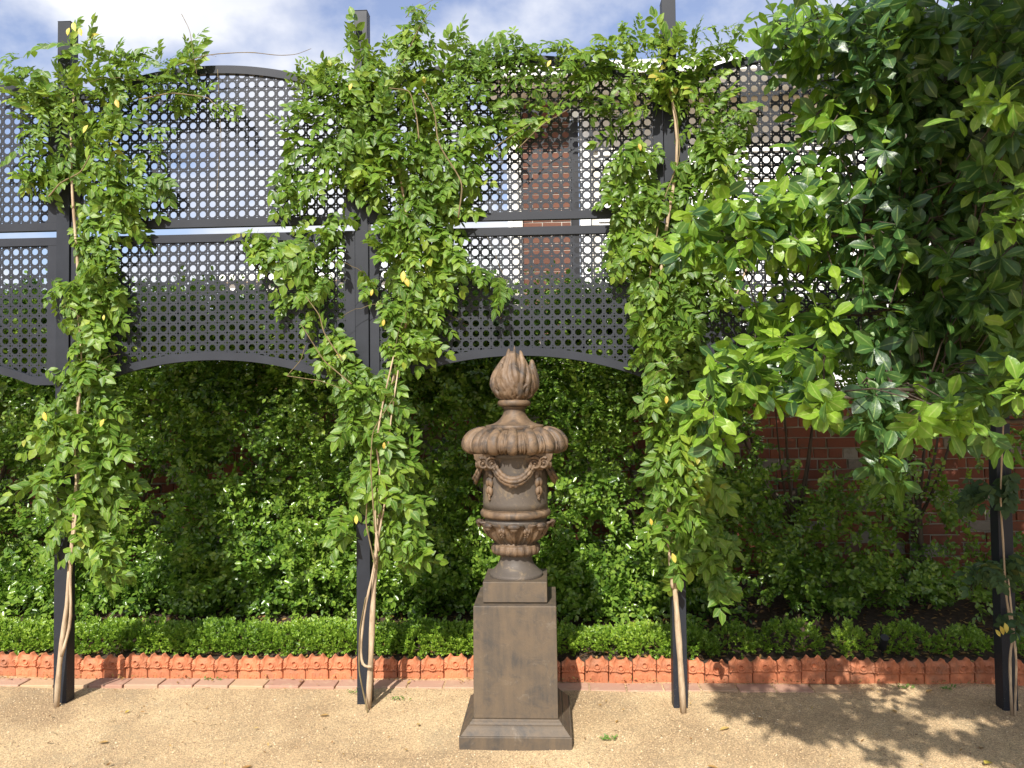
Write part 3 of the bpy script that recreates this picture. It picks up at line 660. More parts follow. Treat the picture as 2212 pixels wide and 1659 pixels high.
# carved flame: a core and many winding tongues melted together
fl = MB()
core = smoothprof([(.055, 1.632), (.083, 1.645), (.102, 1.69), (.101, 1.74), (.078, 1.79), (.050, 1.83), (.034, 1.862), (.006, 1.882)], 3)
cm = lathe(np.r_[[(.001, 1.632)], core, [(.001, 1.884)]], 'tmp', None, n=40)
cv = np.array([v.co[:] for v in cm.vertices]); fl.add(cv*[.94, .94, 1], [list(p.vertices) for p in cm.polygons]); bpy.data.meshes.remove(cm)
rf = random.Random(11)
def corer(z): return float(np.interp(z, core[:, 1], core[:, 0]))
def tongue(a0, z0, z1, rad, tw, ph, out=.0, lean=0, blunt=0.35, wav=.15):
    pts = []; rr = []
    for i in range(19):
        t = i/18; z = z0+(z1-z0)*t; a = a0+tw*t+wav*math.sin(ph+t*5.6)
        c = corer(min(z, 1.79)) if z < 1.79 else max(corer(1.79)-(z-1.79)*.55, .010)
        c = c+out*t*t
        pts.append((c*math.sin(a)+lean*t*t, -c*math.cos(a), uz(z))); rr.append(rad*(min(1, .25+t*3))*(1-(1-blunt)*t**1.5)*math.sqrt(max(0, 1-t**9))+.0008)
    fl.tube(pts, rr, 8)
for k in range(34):                                  # low winding strands
    a = k*2*PI/34+rf.uniform(-.07, .07); tongue(a, 1.636, rf.uniform(1.73, 1.80), rf.uniform(.009, .014), rf.uniform(-.45, .45), rf.uniform(0, 6), rf.uniform(-.004, .006), 0, .3, .22)
for k in range(26):
    a = k*2*PI/26+rf.uniform(-.1, .1); tongue(a, rf.uniform(1.65, 1.72), rf.uniform(1.79, 1.835), rf.uniform(.010, .015), rf.uniform(-.5, .5), rf.uniform(0, 6), rf.uniform(-.003, .002), 0, .4)
for (a, z0, z1, rad, tw, ph, ou, ln, bl) in ((.05, 1.70, 1.915, .027, .1, 1, .0, .003, .12), (-.5, 1.70, 1.900, .018, .1, 2, .002, -.018, .6), (.5, 1.70, 1.888, .019, .1, 4, .002, .020, .65), (.1, 1.68, 1.86, .014, -.5, 3, .006, 0, .3), (-.2, 1.70, 1.885, .013, .1, 2, .006, -.010, .5),
                                         (1.38, 1.66, 1.842, .028, .02, .5, .034, .012, .5), (1.2, 1.66, 1.80, .018, .02, .5, .024, .0, .3), (-1.25, 1.66, 1.862, .030, .25, 2.2, .000, -.008, .5), (-1.1, 1.69, 1.870, .016, .25, 1, .0, 0, .4), (-.75, 1.70, 1.822, .013, -.05, 3, .034, 0, .95),
                                         (-1.5, 1.66, 1.80, .020, 0, 2, .012, 0, .4), (2.4, 1.66, 1.86, .022, .2, 0, .01, 0, .3), (3.1, 1.66, 1.88, .022, .2, 2, .0, 0, .3), (-2.4, 1.66, 1.85, .022, .2, 4, .01, 0, .3), (.85, 1.68, 1.868, .018, .1, 4, .0, 0.012, .5)):
    tongue(a, z0, z1, rad, tw, ph, ou, ln, bl, .10)
o = fl.build('flame', M_urn, urn, smooth=True); rmsh = o.modifiers.new('melt', 'REMESH'); rmsh.mode = 'VOXEL'; rmsh.voxel_size = .0030; rmsh.use_smooth_shade = True
sm = o.modifiers.new('soft', 'SMOOTH'); sm.iterations = 1; sm.factor = .5
# garlands, leaf drops and corner scrolls
def pol(a, r, z): return np.array([r*math.sin(a), -r*math.cos(a), uz(z)])
def orient(p, d, nrm, s):
    d = np.array(d)/np.linalg.norm(d); x = np.cross(d, nrm); x /= np.linalg.norm(x); z = np.cross(x, d)
    M = np.eye(4); M[:3, 0] = x*s[0]; M[:3, 1] = d*s[1]; M[:3, 2] = z*s[2]; M[:3, 3] = p; return M
g = MB(); A = math.radians(33)
def gp(t): a = A*t; return pol(a, .182+.010*(1-t*t), 1.238+.088*abs(t)**2.1)
g.tube([gp(t) for t in np.linspace(-1, 1, 25)], [.0075]*25, 10)
for sd in (-1, 1):
    for k in range(5):
        t = sd*(.93-k*.205); d = gp(t-sd*.12)-gp(t); c = gp(t-sd*.06); nr = pol(A*t, 1, 0)-pol(A*t, 0, 0); nr[2] = 0
        up = np.cross(d/np.linalg.norm(d), nr); up /= np.linalg.norm(up)
        s = .85+.25*(1-abs(t))
        for (o1, o2, sc) in ((.0115, .007, 1), (-.0115, .007, 1), (0, .016, .8)):
            p = c+up*o1*s*1.2+nr*o2*s; dd = d/np.linalg.norm(d)+up*o1*14*.6
            g.ell(orient(p, dd, nr+up*o1*40, (.0125*s*sc, .030*s*sc, .0105*s)), 10, 8, .65)
g.ell(Matrix.Translation(gp(0)+np.array([0, -.012, -.006]))@Matrix.Diagonal((.009, .009, .009, 1)), 10, 8)
for dx in (-.012, .012): g.ell(Matrix.Translation(gp(0)+np.array([dx, -.008, -.018]))@Matrix.Diagonal((.01, .008, .014, 1)), 10, 8)
GM = g.mesh('garland', M_urn, True)
for k in range(4): put('garland', GM, urn, (0, 0, 0), (0, 0, k*PI/2))
dr = MB()
for tier, z in enumerate((1.288, 1.245, 1.203)):
    s = 1-.1*tier
    for sd in (-1, 1): dr.ell(orient(pol(sd*.062*s, .172, z-.016), (sd*.22, 0, -1), (sd*.5, -1, 0), (.0155*s, .030*s, .013)), 12, 10, .65)
    dr.ell(orient(pol(0, .170, z-.006), (0, 0, -1), (0, -1, 0), (.010*s, .022*s, .009)), 10, 8, .5)
for i in range(7): dr.ell(Matrix.Translation(pol(rf.uniform(-.04, .04), .172, 1.168-i*.0038))@Matrix.Diagonal((.006, .006, .006, 1)), 8, 6)
DM = dr.mesh('leaf_drop', M_urn, True)
for k in range(4): put('leaf_drop', DM, urn, (0, 0, 0), (0, 0, PI/4+k*PI/2))
sc_ = MB()
def volute(c, nrm, side, R0_=.031, solid=False):
    nrm = nrm/np.linalg.norm(nrm); up = np.array([0, 0, 1.]); rt = np.cross(up, nrm); rt /= np.linalg.norm(rt)
    pts = []; rr = []
    for i in range(34):
        t = i/33; a = side*(-.6+t*PI*2.6)+PI/2; rad = R0_*(1-.62*t)
        pts.append(c+rt*math.cos(a)*rad+up*math.sin(a)*rad+nrm*(.004+.010*(1-t))); rr.append(.0078*(1-.35*t))
    sc_.tube(pts, rr, 8)
    M = np.eye(4); M[:3, 0] = rt*R0_*.98; M[:3, 1] = nrm*.012; M[:3, 2] = up*R0_*1.0; M[:3, 3] = c-nrm*.006; sc_.ell(M, 18, 10)
    sc_.ell(Matrix.Translation(c+nrm*.009)@Matrix.Diagonal((.0075, .0075, .0075, 1)), 10, 8)
for sd in (-1, 1):                                   # built for the corner at 0 degrees and turned by 45
    a = sd*math.radians(13); c = pol(a, .197, 1.325); volute(c, pol(a+sd*.5, 1, 0)-pol(0, 0, 0), sd)
    a = sd*math.radians(2.5); 
c = pol(0, .215, 1.33)
for sd in (-1, 1):
    nrm = pol(sd*math.radians(62), 1, .645)-pol(0, 0, .645); cc_ = pol(sd*.055, .226, 1.326); volute(cc_, nrm, -sd, .029)
# wedge with pointed corner
zt, zm, zb = uz(1.372), uz(1.345), uz(1.288)
Vw = [(-.085, -.15, zt), (.085, -.15, zt), (.0, -.272, zt), (-.085, -.15, zm), (.085, -.15, zm), (0, -.262, zm), (-.04, -.155, zb), (.04, -.155, zb), (0, -.200, zb)]
sc_.add(Vw, [(0, 2, 1), (0, 3, 5, 2), (2, 5, 4, 1), (3, 6, 8, 5), (5, 8, 7, 4), (6, 7, 8)])
SM = sc_.mesh('corner_scroll', M_urn, True)
for k in range(4):
    o = put('corner_scroll', SM, urn, (0, 0, 0), (0, 0, PI/4+k*PI/2)); o.modifiers.new('e', 'EDGE_SPLIT').split_angle = math.radians(45)

# ------------------------------------------------------------------ houses beyond the wall
hs = empty('neighbour_house', (0, 9, 0), 'white weatherboard house with a dark brick end wall and pale metal roof behind the screens', 'house')
HB = [mesh('brick', *roughbox(.218, 90+i), M_hbrick) for i in range(3)]; HH = [mesh('brick', *roughbox(.103, 95+i), M_hbrick) for i in range(2)]
row = 0; z = 2.4
while z < 5.2:
    x = -.29+(0 if row % 2 else -.0); first = row % 2
    seq = ['h', 's', 's'] if first else ['s', 's', 'h']
    for k in seq:
        ln = .218 if k == 's' else .103
        put('brick', random.choice(HB if k == 's' else HH), hs, (x+ln/2, -.02, z)); x += ln+.009
    z += .083; row += 1
def hbox(name, mat, *a):
    b = MB(); b.box(*a); return b.build(name, mat, hs)
hbox('mortar', M_mortar, -.29, .27, -.015, .3, 0, 5.23)
hbox('corner_trim', M_cream, -.40, -.30, -.06, .3, 0, 5.2)
b = MB(); b.tube([(-.44, -.05, 0), (-.44, -.05, 5.2)], .035, 12); b.build('downpipe', M_white, hs, smooth=True)
hbox('dark_recess', M_black, .28, .37, .05, .3, 0, 5.0)
hbox('white_post', M_white, .38, .50, -.06, .1, 0, 5.1)
hbox('wall', M_cream, .52, 9, .05, .4, 0, 5.22)
z = 1.4
wb = MB(); wb.add([(.6, .045, 0), (9, .045, 0), (9, .045, .15), (.6, .045, .15), (.6, .012, 0), (9, .012, 0), (9, .038, .15), (.6, .038, .15)], [(4, 5, 6, 7), (0, 1, 5, 4), (3, 2, 1, 0), (7, 6, 2, 3), (0, 4, 7, 3), (1, 2, 6, 5)])
WB = wb.mesh('weatherboard', M_white)
while z < 4.6: put('weatherboard', WB, hs, (0, 0, z)); z += .158
hbox('wall_band', M_cream, .52, 9, .0, .045, 4.62, 5.1)
hbox('soffit', M_white, -.7, 9.2, -.55, .3, 5.23, 5.27)
hbox('gutter', M_white, -.8, 9.3, -.68, -.56, 5.24, 5.38)
rf_ = MB(); xs = np.arange(-.8, 9.3, .05); V = []; Fc = []
for i, x in enumerate(xs):
    h = .02*(1 if i % 4 < 2 else 0); V += [(x, -.6, 5.36+h), (x, 3.4, 6.25+h)]
for i in range(len(xs)-1): Fc.append((2*i, 2*i+2, 2*i+3, 2*i+1))
rf_.add(V, Fc); rf_.build('roof', M_roof, hs)
h2 = empty('solar_house', (-2.6, 12, 0), 'low pale roofed house with solar panels seen through the screen left of the brick wall', 'house')
def h2box(name, mat, *a, rot=(0, 0, 0), loc=(0, 0, 0)):
    b = MB(); b.box(*a); return b.build(name, mat, h2, loc, rot=rot)
h2box('wall', M_hbrick, -2.2, 2.6, 0, .3, 0, 3.3); h2box('fascia', M_white, -2.5, 2.7, -.35, -.30, 3.42, 3.66); h2box('gutter', M_white, -2.55, 2.72, -.45, -.36, 3.58, 3.70)
sl_ = math.atan2(1.0, 3.0)
h2box('roof', M_roof, -2.5, 2.7, 0, 3.2, 0, .04, rot=(sl_, 0, 0), loc=(0, -.35, 3.66))
for i in range(4):
    o = h2box('solar_panel', M_white, 0, .98, 0, 1.6, .05, .085, rot=(sl_, 0, 0), loc=(-1.45+i*1.02, .05, 3.72))
    b = MB()
    for a_ in range(3):
        for c_ in range(4): b.box(.04+a_*.31, .33+a_*.31, .04+c_*.385, .405+c_*.385, .0855, .088)
    b.build('solar_cell', M_solar, o)

# ------------------------------------------------------------------ hedge shrubs in front of the wall
hlab = {-5.2: 'leafy hedge shrub on the wall beyond the left edge of the view', -4.25: 'dark glossy hedge shrub at the left edge behind the leftmost post', -3.2: 'glossy green hedge shrub just right of the leftmost vine',
        -2.21: 'bright glossy hedge shrub on the wall midway between the left and middle posts', -1.23: 'glossy hedge shrub behind the middle post with a pale trunk at its foot',
        -.28: 'glossy hedge shrub directly behind and left of the stone urn', .68: 'glossy hedge shrub right of the urn with a forked trunk', 1.73: 'sparse shaded hedge shrub with a bare trunk right of the third post',
        2.62: 'thin dark shaded shrub on the brick wall under the tree', 3.7: 'dark shaded shrub on the wall behind the far right post', 4.8: 'leafy hedge shrub on the wall beyond the right edge of the view'}
for hx, lab in hlab.items():
    hy = 5.62; t = empty('hedge_shrub', (hx, hy, .16), lab, 'shrub', 'glossy shrubs trained along the brick wall')
    ncl = {1.73: 46, 2.62: 13, 3.7: 30, .68: 125, -5.2: 70, 4.8: 50}.get(hx, 128)
    P = []
    for _ in range(ncl):
        zz = rng.uniform(.20, 2.42) if rng.random() < .72 else rng.uniform(1.6, 2.5)
        if hx in (1.73, 2.62): zz = rng.choice([rng.uniform(.3, 1.0), rng.uniform(.9, 2.0), rng.uniform(1.6, 2.4)], p=[.55, .1, .35])
        cx = hx+rng.normal(0, .36) if zz > .5 else hx+rng.normal(0, .28); cx = np.clip(cx, hx-.62, hx+.62)
        cy = hy-rng.uniform(-.15, .50)*(1 if zz > .5 else .7); k = int(rng.integers(14, 32))
        P.append(np.array([cx, cy, zz])+rng.normal(0, 1, (k, 3))*[.095, .075, .085])
    for _ in range(60 if -4.5 < hx < 1 else 26):             # the leafy top above the wall
        P.append(np.array([hx+rng.uniform(-.55, .55), hy-rng.uniform(-.25, .35), rng.uniform(1.72, 2.40)])+rng.normal(0, 1, (int(rng.integers(12, 24)), 3))*[.095, .08, .07])
    for _ in range(44 if hx < 1.2 else 10):                # low skirt
        P.append(np.array([hx+rng.uniform(-.55, .55), hy-rng.uniform(.0, .42), rng.uniform(.2, .55)])+rng.normal(0, 1, (int(rng.integers(8, 18)), 3))*[.09, .07, .06])
    for _ in range(30 if hx < 1.2 else 5):                 # outer sprays that catch the sun
        P.append(np.array([hx+rng.uniform(-.55, .55), hy-rng.uniform(.42, .58), rng.uniform(.35, 1.65)])+rng.normal(0, 1, (int(rng.integers(6, 14)), 3))*[.085, .05, .06])
    P = np.concatenate(P)
    for _ in range(5):                                   # thin spots where the bricks show
        gx_, gz_, gr_ = hx+rng.uniform(-.5, .5), rng.uniform(.5, 1.55), rng.uniform(.08, .17)
        P = P[(np.hypot(P[:, 0]-gx_, (P[:, 2]-gz_)*1.4) > gr_) | (rng.random(len(P)) < .12)]
    P = P[(P[:, 2] > .15) & (P[:, 2] < 2.52) & (P[:, 1] < 6.12)]; n = len(P)
    D = rng.normal(0, 1, (n, 3))*[.8, .4, .6]+np.array([0, -.45, .0])
    Nn = rng.normal(0, .35, (n, 3))+np.array([-.1, -.8, .7])
    foliage(t, SPRIGS, M_hedge, D, Nn, P, rng.uniform(.8, 1.2, n), 150, 'leafy_twig', 'foliage')
    tb = MB(); r_ = random.Random(int(hx*100)); top = r_.uniform(.7, 1.1)
    tp = [(0, 0, -.1), (r_.uniform(-.02, .02), 0, .3), (r_.uniform(-.04, .04), .02, top)]
    tb.tube(tp, [.026, .022, .018], 8)
    for k in range(7):
        ex = r_.uniform(-.5, .5); ez = r_.uniform(1.1, 2.1); z0 = r_.uniform(.35, top)
        s0 = np.array([tp[2][0]*z0/top, .01, z0]); e = np.array([ex, r_.uniform(-.15, .2), ez]); mid = (s0+e)/2+np.array([ex*.3, 0, -.1])
        q = np.linspace(0, 1, 7)[:, None]; tb.tube((1-q)**2*s0+2*q*(1-q)*mid+q*q*e, np.linspace(.013, .004, 7), 6)
    tb.build('trunk', M_bark if hx != -1.23 else M_vinebark, t, smooth=True)

# ------------------------------------------------------------------ clipped box plants behind the edging
def boxfol(root, x0, x1, y0, y1, z0, z1, dens, seed, bulge=0.04):
    r = np.random.default_rng(seed); n = int(dens*(x1-x0)*(y1-y0+z1-z0))
    x = r.uniform(x0, x1, n); f = r.random(n)
    # points on a rounded hedge section: front face and top, slightly inside
    ang = r.uniform(-.15, PI/2+.7, n); cy, cz = (y0+y1)/2, z0+.02; ry, rz = (y1-y0)/2, (z1-z0)
    k = 1-r.random(n)**2*.45; lump = 1+.13*np.sin(x*9+seed)+.09*np.sin(x*23+1.3)+.06*np.sin(x*41+ang*6)
    P = np.stack([x, cy-np.cos(ang)*ry*k*lump, cz+np.sin(np.clip(ang, 0, 3))*rz*k*lump], 1)
    e = np.minimum(x-x0, x1-x); P[:, 2] = z0+(P[:, 2]-z0)*(1-.75*(1-np.clip(e/.11, 0, 1))**2)
    P[:, 2] = np.maximum(P[:, 2], z0)
    D = np.stack([np.zeros(n), -np.cos(ang), np.sin(ang)+.5], 1)+r.normal(0, .5, (n, 3)); Nn = r.normal(0, .5, (n, 3))+[0, -.5, .8]
    parts = []; Rm = frames(D, Nn); ti = r.integers(0, len(BOXSPR), n); S = r.uniform(.75, 1.2, n); loc = np.array(root.location)
    for j, tt in enumerate(BOXSPR):
        q = ti == j; parts.append(scatter(tt, Rm[q], P[q]-loc, S[q]))
    V, Fc = join(parts); o = put('foliage', mesh('foliage', V, Fc, M_box, True), root); o['kind'] = 'stuff'
    tb = MB()
    for k in range(max(2, int((x1-x0)/.12))):
        xx = r.uniform(x0+.03, x1-.03); tb.tube([(xx-loc[0], cy-loc[1], -.05), (xx-loc[0]+r.uniform(-.03, .03), cy-loc[1]-.01, (z1-z0)*.7)], [.005, .002], 5)
    tb.build('stems', M_bark, root)
for (x0, x1, y0, y1, z1, dens, lab) in (
    (-4.9, -.42, 4.66, 5.0, .182, 3400, 'long low clipped box hedge behind the terracotta edging left of the pedestal'),
    (-.5, .98, 4.66, 4.96, .175, 3000, 'low box hedge behind the edging between the pedestal and the third post')):
    t = empty('box_hedge', ((x0+x1)/2, (y0+y1)/2, .09), lab, 'low hedge'); boxfol(t, x0, x1, y0, y1, .10, z1, dens, int(x1*10)+50)
for (cx, wd, z1, lab) in ((1.12, .30, .24, 'small round box plant just right of the third post'), (1.44, .40, .28, 'widest and brightest box plant right of the third post'),
                          (1.80, .24, .25, 'small box plant left of the black spotlight'), (2.12, .36, .27, 'box plant with pale new tips right of the black spotlight'),
                          (2.47, .34, .24, 'shaded box plant third from the far right post'), (2.80, .32, .22, 'low dark box plant beside the far right post'), (3.2, .3, .22, 'shaded box plant behind the far right post')):
    t = empty('box_plant', (cx, 4.85, .09), lab, 'box plant', 'separate small box plants at the right'); boxfol(t, cx-wd/2+.02, cx+wd/2-.02, 4.70, 4.95, .10, z1-.055, 1700, int(cx*100))

# ------------------------------------------------------------------ climbing vines on the posts
def vine(post, lab, blobs, fr, stems, yel, mat=None, dens=.63, base=None):
    bx_ = base[0] if base else PX0+PL*post+.03
    t = empty('climbing_vine', (bx_, PY-.05, 0), lab, 'vine', 'climbing vines on the metal posts')
    P = []; young_ = []
    for (x, y, rx, ry, n) in blobs:
        n = max(2, int(n*dens+.5)); a = rng.uniform(0, 2*PI, n); q = np.sqrt(rng.random(n))
        rx = max(8, rx*.84-6) if y > 450 else rx*.93; px = x+np.cos(a)*q*rx; py = y+np.sin(a)*q*ry
        thick = min(.26, .06+.0022*min(rx, ry))
        for i in range(n):
            P.append(at(px[i], py[i], PY-.02-thick*rng.random()*(1.1-.6*q[i]))); young_.append(y)
    P = np.array(P); n = len(P); yy = np.array(young_)
    cen = np.array([np.interp(P[:, 2], [0, 4], [bx_, bx_])])[0]
    side = np.sign(P[:, 0]-cen)*np.clip(np.abs(P[:, 0]-cen)/.25, 0, 1)
    D = rng.normal(0, .55, (n, 3)); D[:, 0] += side*.5; D[:, 1] -= .45; D[:, 2] += np.where(P[:, 2] > 3.15, .15, -.65)
    Nn = rng.normal(0, .30, (n, 3))+np.array([-.05, -.8, .6])
    P = P-D/np.linalg.norm(D, axis=1)[:, None]*.07
    yg = (P[:, 2] > 3.1) & (rng.random(n) < .45)
    S = rng.uniform(.6, 1.2, n)*np.where(P[:, 2] < 1.6, 1.06, .93)
    tmpl = FRONDS
    foliage(t, tmpl, mat or M_vine, D[~yg], Nn[~yg], P[~yg], S[~yg], 215, 'compound_leaf', 'foliage')
    if yg.any(): foliage(t, FRONDS_Y, M_vine, D[yg], Nn[yg], P[yg], S[yg], 80, 'young_compound_leaf', 'young_foliage')
    sb = None
    for (pts, r0, r1, nm, Yo) in stems:
        Q = np.array([at(x, y, PY-Yo-(o_ if len(pt) > 2 else 0)) for pt in pts for (x, y, o_) in [pt if len(pt) > 2 else (*pt, 0)]])
        if pts[0][1] > 1480: Q[0, 2] = -.02
        m = 24; tt = np.linspace(0, len(Q)-1, m); Qs = np.stack([np.interp(tt, np.arange(len(Q)), Q[:, c]) for c in range(3)], 1)
        for _ in range(2): Qs[1:-1] = (Qs[:-2]+2*Qs[1:-1]+Qs[2:])/4
        rr = np.linspace(r0, r1, m)*(1+.10*np.sin(np.arange(m)*2.1)+.12*(np.arange(m) % 7 == 3))
        b = MB(); b.tube(Qs-np.array(t.location), rr, 8); b.build(nm, M_vinebark if r0 > .0045 else M_twig, t, smooth=True)
    for _ in range(9):                                   # stray young shoots
        p0 = P[rng.integers(0, n)]; d = rng.normal(0, 1, 3)*[1, .5, .7]+[0, -.5, .2]; d /= np.linalg.norm(d); l = rng.uniform(.15, .38); q = np.linspace(0, 1, 9)[:, None]
        if p0[2] < .9: continue
        pts = p0+d*q*l+np.array([0, 0, -.3])*l*q*q+rng.normal(0, .004, (9, 3)); b = MB(); b.tube(pts-np.array(t.location), np.linspace(.0018, .0008, 9), 5); b.build('shoot', M_twig, t, smooth=True)
    for (x, y, s) in yel:
        p = at(x, y, PY-.22)-np.array(t.location); Rm = frames(np.array([[rng.normal(0, .4), -.3, -1]]), np.array([[0, -1, .4]]))[0]
        o = put('dead_leaf', mesh('dead_leaf', *leaf(1, .5, 4, .3, .2, .5), M_yel, True), t, mw=tm(Rm, p, s)); o['label'] = 'yellowed leaf'
    return t
D1 = 1.0
v0 = vine(0, 'leftmost climbing vine, leafy from its crown above the post to knee height', [
    (35, 140, 25, 50, 9), (60, 190, 60, 40, 16), (165, 120, 45, 50, 16), (120, 200, 80, 50, 40), (200, 160, 80, 45, 34), (300, 150, 80, 40, 34), (370, 170, 60, 40, 24), (420, 110, 45, 22, 9), (260, 200, 80, 50, 36),
    (370, 215, 60, 22, 14), (440, 215, 30, 15, 5), (500, 240, 40, 12, 7),
    (130, 270, 90, 60, 54), (220, 300, 80, 60, 40), (330, 330, 35, 70, 16), (70, 300, 40, 40, 14), (100, 370, 50, 35, 20), (60, 375, 25, 15, 4), (200, 380, 70, 50, 34), (310, 420, 45, 40, 14), (220, 450, 60, 45, 30), (270, 470, 40, 30, 10),
    (190, 520, 45, 40, 24), (220, 570, 60, 40, 30), (190, 630, 60, 45, 34), (130, 640, 40, 30, 10), (240, 640, 35, 40, 12), (185, 700, 55, 45, 30), (190, 760, 50, 40, 26), (150, 800, 50, 40, 20), (190, 850, 55, 40, 26), (110, 880, 50, 35, 16), (230, 880, 35, 40, 12),
    (150, 930, 80, 45, 40), (215, 940, 50, 40, 20), (230, 1000, 40, 50, 16), (170, 1010, 60, 50, 26), (100, 1040, 50, 30, 12), (170, 1090, 60, 40, 24), (215, 1090, 45, 40, 14), (190, 1150, 40, 35, 14), (210, 1200, 50, 45, 20), (130, 1150, 25, 25, 4)],
    FRONDS, [([(122, 1524), (128, 1420), (145, 1320), (150, 1240), (160, 1120), (175, 960), (165, 800), (175, 640), (160, 480), (150, 330), (160, 200)], .014, .006, 'stem', .05),
             ([(133, 1418), (155, 1340), (150, 1220), (168, 1100), (160, 950), (180, 800), (165, 650)], .008, .004, 'stem', .07),
             ([(105, 425), (130, 395), (175, 372), (195, 335)], .0044, .0028, 'stem', .16), ([(300, 215), (370, 200), (450, 210), (470, 235)], .004, .002, 'stem', .15),
             ([(360, 150), (440, 118), (540, 112), (600, 120), (640, 118), (672, 105)], .0028, .0012, 'tendril', .12), ([(392, 30), (410, 65), (420, 130), (425, 160)], .0016, .0012, 'tendril', .12),
             ([(470, 150), (478, 300), (468, 420)], .0015, .001, 'tendril', .02)],
    [(158, 48, .055), (172, 60, .05), (150, 60, .045), (250, 215, .05), (95, 890, .05), (225, 905, .045), (225, 680, .03), (190, 270, .05)])
v1 = vine(1, 'climbing vine with the biggest leafy crown, on the middle post left of the urn', [
    (755, 90, 10, 16, 3), (700, 170, 60, 40, 34), (760, 150, 60, 45, 34), (850, 130, 70, 45, 46), (940, 120, 80, 40, 44), (1030, 130, 70, 35, 34), (1110, 110, 50, 30, 20), (870, 75, 14, 30, 6), (885, 35, 16, 20, 5), (915, 22, 18, 8, 3), (985, 85, 20, 20, 5),
    (690, 230, 60, 40, 26), (650, 275, 28, 24, 7), (790, 220, 80, 50, 54), (890, 210, 90, 55, 60), (990, 200, 80, 50, 44), (1080, 160, 60, 40, 24), (1060, 240, 50, 30, 16), (1100, 280, 45, 18, 10), (1110, 295, 25, 12, 4),
    (760, 300, 80, 50, 46), (860, 300, 90, 55, 56), (960, 290, 80, 50, 44), (1040, 300, 40, 30, 12), (720, 360, 50, 35, 18), (820, 380, 80, 45, 44), (920, 370, 80, 50, 46), (990, 380, 50, 45, 18), (760, 400, 40, 25, 8), (870, 440, 80, 35, 34), (970, 440, 55, 35, 18),
    (625, 330, 16, 60, 8), (650, 400, 40, 30, 10), (670, 380, 30, 40, 8), (640, 460, 40, 40, 12), (540, 510, 45, 20, 10), (600, 530, 60, 35, 20), (670, 550, 60, 45, 26), (710, 510, 40, 25, 10), (740, 470, 50, 20, 10), (660, 610, 50, 35, 14), (620, 650, 30, 15, 4), (700, 610, 40, 30, 8),
    (830, 500, 60, 35, 26), (910, 500, 80, 45, 44), (880, 570, 85, 45, 44), (980, 550, 55, 35, 18), (1040, 590, 35, 15, 6), (1080, 620, 40, 10, 4), (800, 600, 25, 20, 4), (900, 640, 80, 45, 40), (850, 690, 45, 40, 16), (910, 700, 55, 40, 24), (850, 750, 50, 35, 18), (920, 740, 35, 25, 8),
    (680, 690, 30, 16, 5), (700, 740, 40, 25, 8), (710, 780, 40, 18, 8), (745, 800, 35, 25, 10), (735, 720, 20, 25, 4), (770, 840, 50, 35, 24), (820, 850, 55, 40, 26), (790, 900, 60, 40, 28), (850, 890, 40, 35, 12), (820, 950, 65, 35, 28), (790, 990, 45, 30, 12), (850, 990, 45, 35, 18),
    (820, 1040, 60, 35, 22), (780, 1060, 40, 25, 8), (870, 1050, 35, 35, 10), (880, 1110, 40, 40, 16), (840, 1120, 50, 40, 14), (890, 1180, 35, 30, 12), (850, 1180, 40, 25, 8), (745, 1115, 25, 12, 3), (735, 1165, 25, 12, 3)],
    FRONDS, [([(795, 1528), (803, 1400), (805, 1290), (815, 1180), (822, 1060), (832, 920), (850, 820), (870, 720), (900, 600), (880, 480), (860, 350)], .016, .007, 'stem', .06),
             ([(803, 1440), (782, 1440), (778, 1400), (788, 1310), (806, 1240), (820, 1140), (838, 1060), (836, 960), (860, 800)], .0075, .004, 'stem', .10),
             ([(795, 1505), (775, 1450), (777, 1360), (790, 1290)], .0042, .003, 'stem', .11),
             ([(818, 1190), (808, 1120), (822, 1020), (812, 960), (825, 880), (850, 770)], .007, .004, 'stem', .12),
             ([(812, 1230), (790, 1130), (795, 1050)], .004, .003, 'stem', .13), ([(810, 1150), (800, 1000), (805, 930), (850, 860)], .0038, .002, 'stem', .22),
             ([(990, 470), (1000, 400), (985, 370), (945, 310), (940, 240), (915, 195)], .0045, .003, 'stem', .24), ([(905, 300), (900, 250), (885, 195), (840, 190)], .004, .002, 'stem', .26),
             ([(740, 780), (700, 720), (690, 680), (660, 640)], .004, .002, 'stem', .2), ([(760, 830), (700, 780), (650, 700)], .004, .002, 'stem', .2), ([(1060, 325), (1110, 290), (1150, 265)], .003, .0015, 'stem', .2),
             ([(620, 812), (650, 778), (660, 745)], .002, .0015, 'tendril', .1), ([(620, 812), (690, 822), (740, 840)], .002, .0015, 'tendril', .12), ([(860, 160), (905, 60), (930, 25)], .0028, .0012, 'stem', .15)],
    [(872, 585, .06), (876, 600, .05), (915, 165, .04), (805, 625, .035), (830, 690, .035), (830, 955, .035), (770, 1113, .045), (760, 180, .04)])
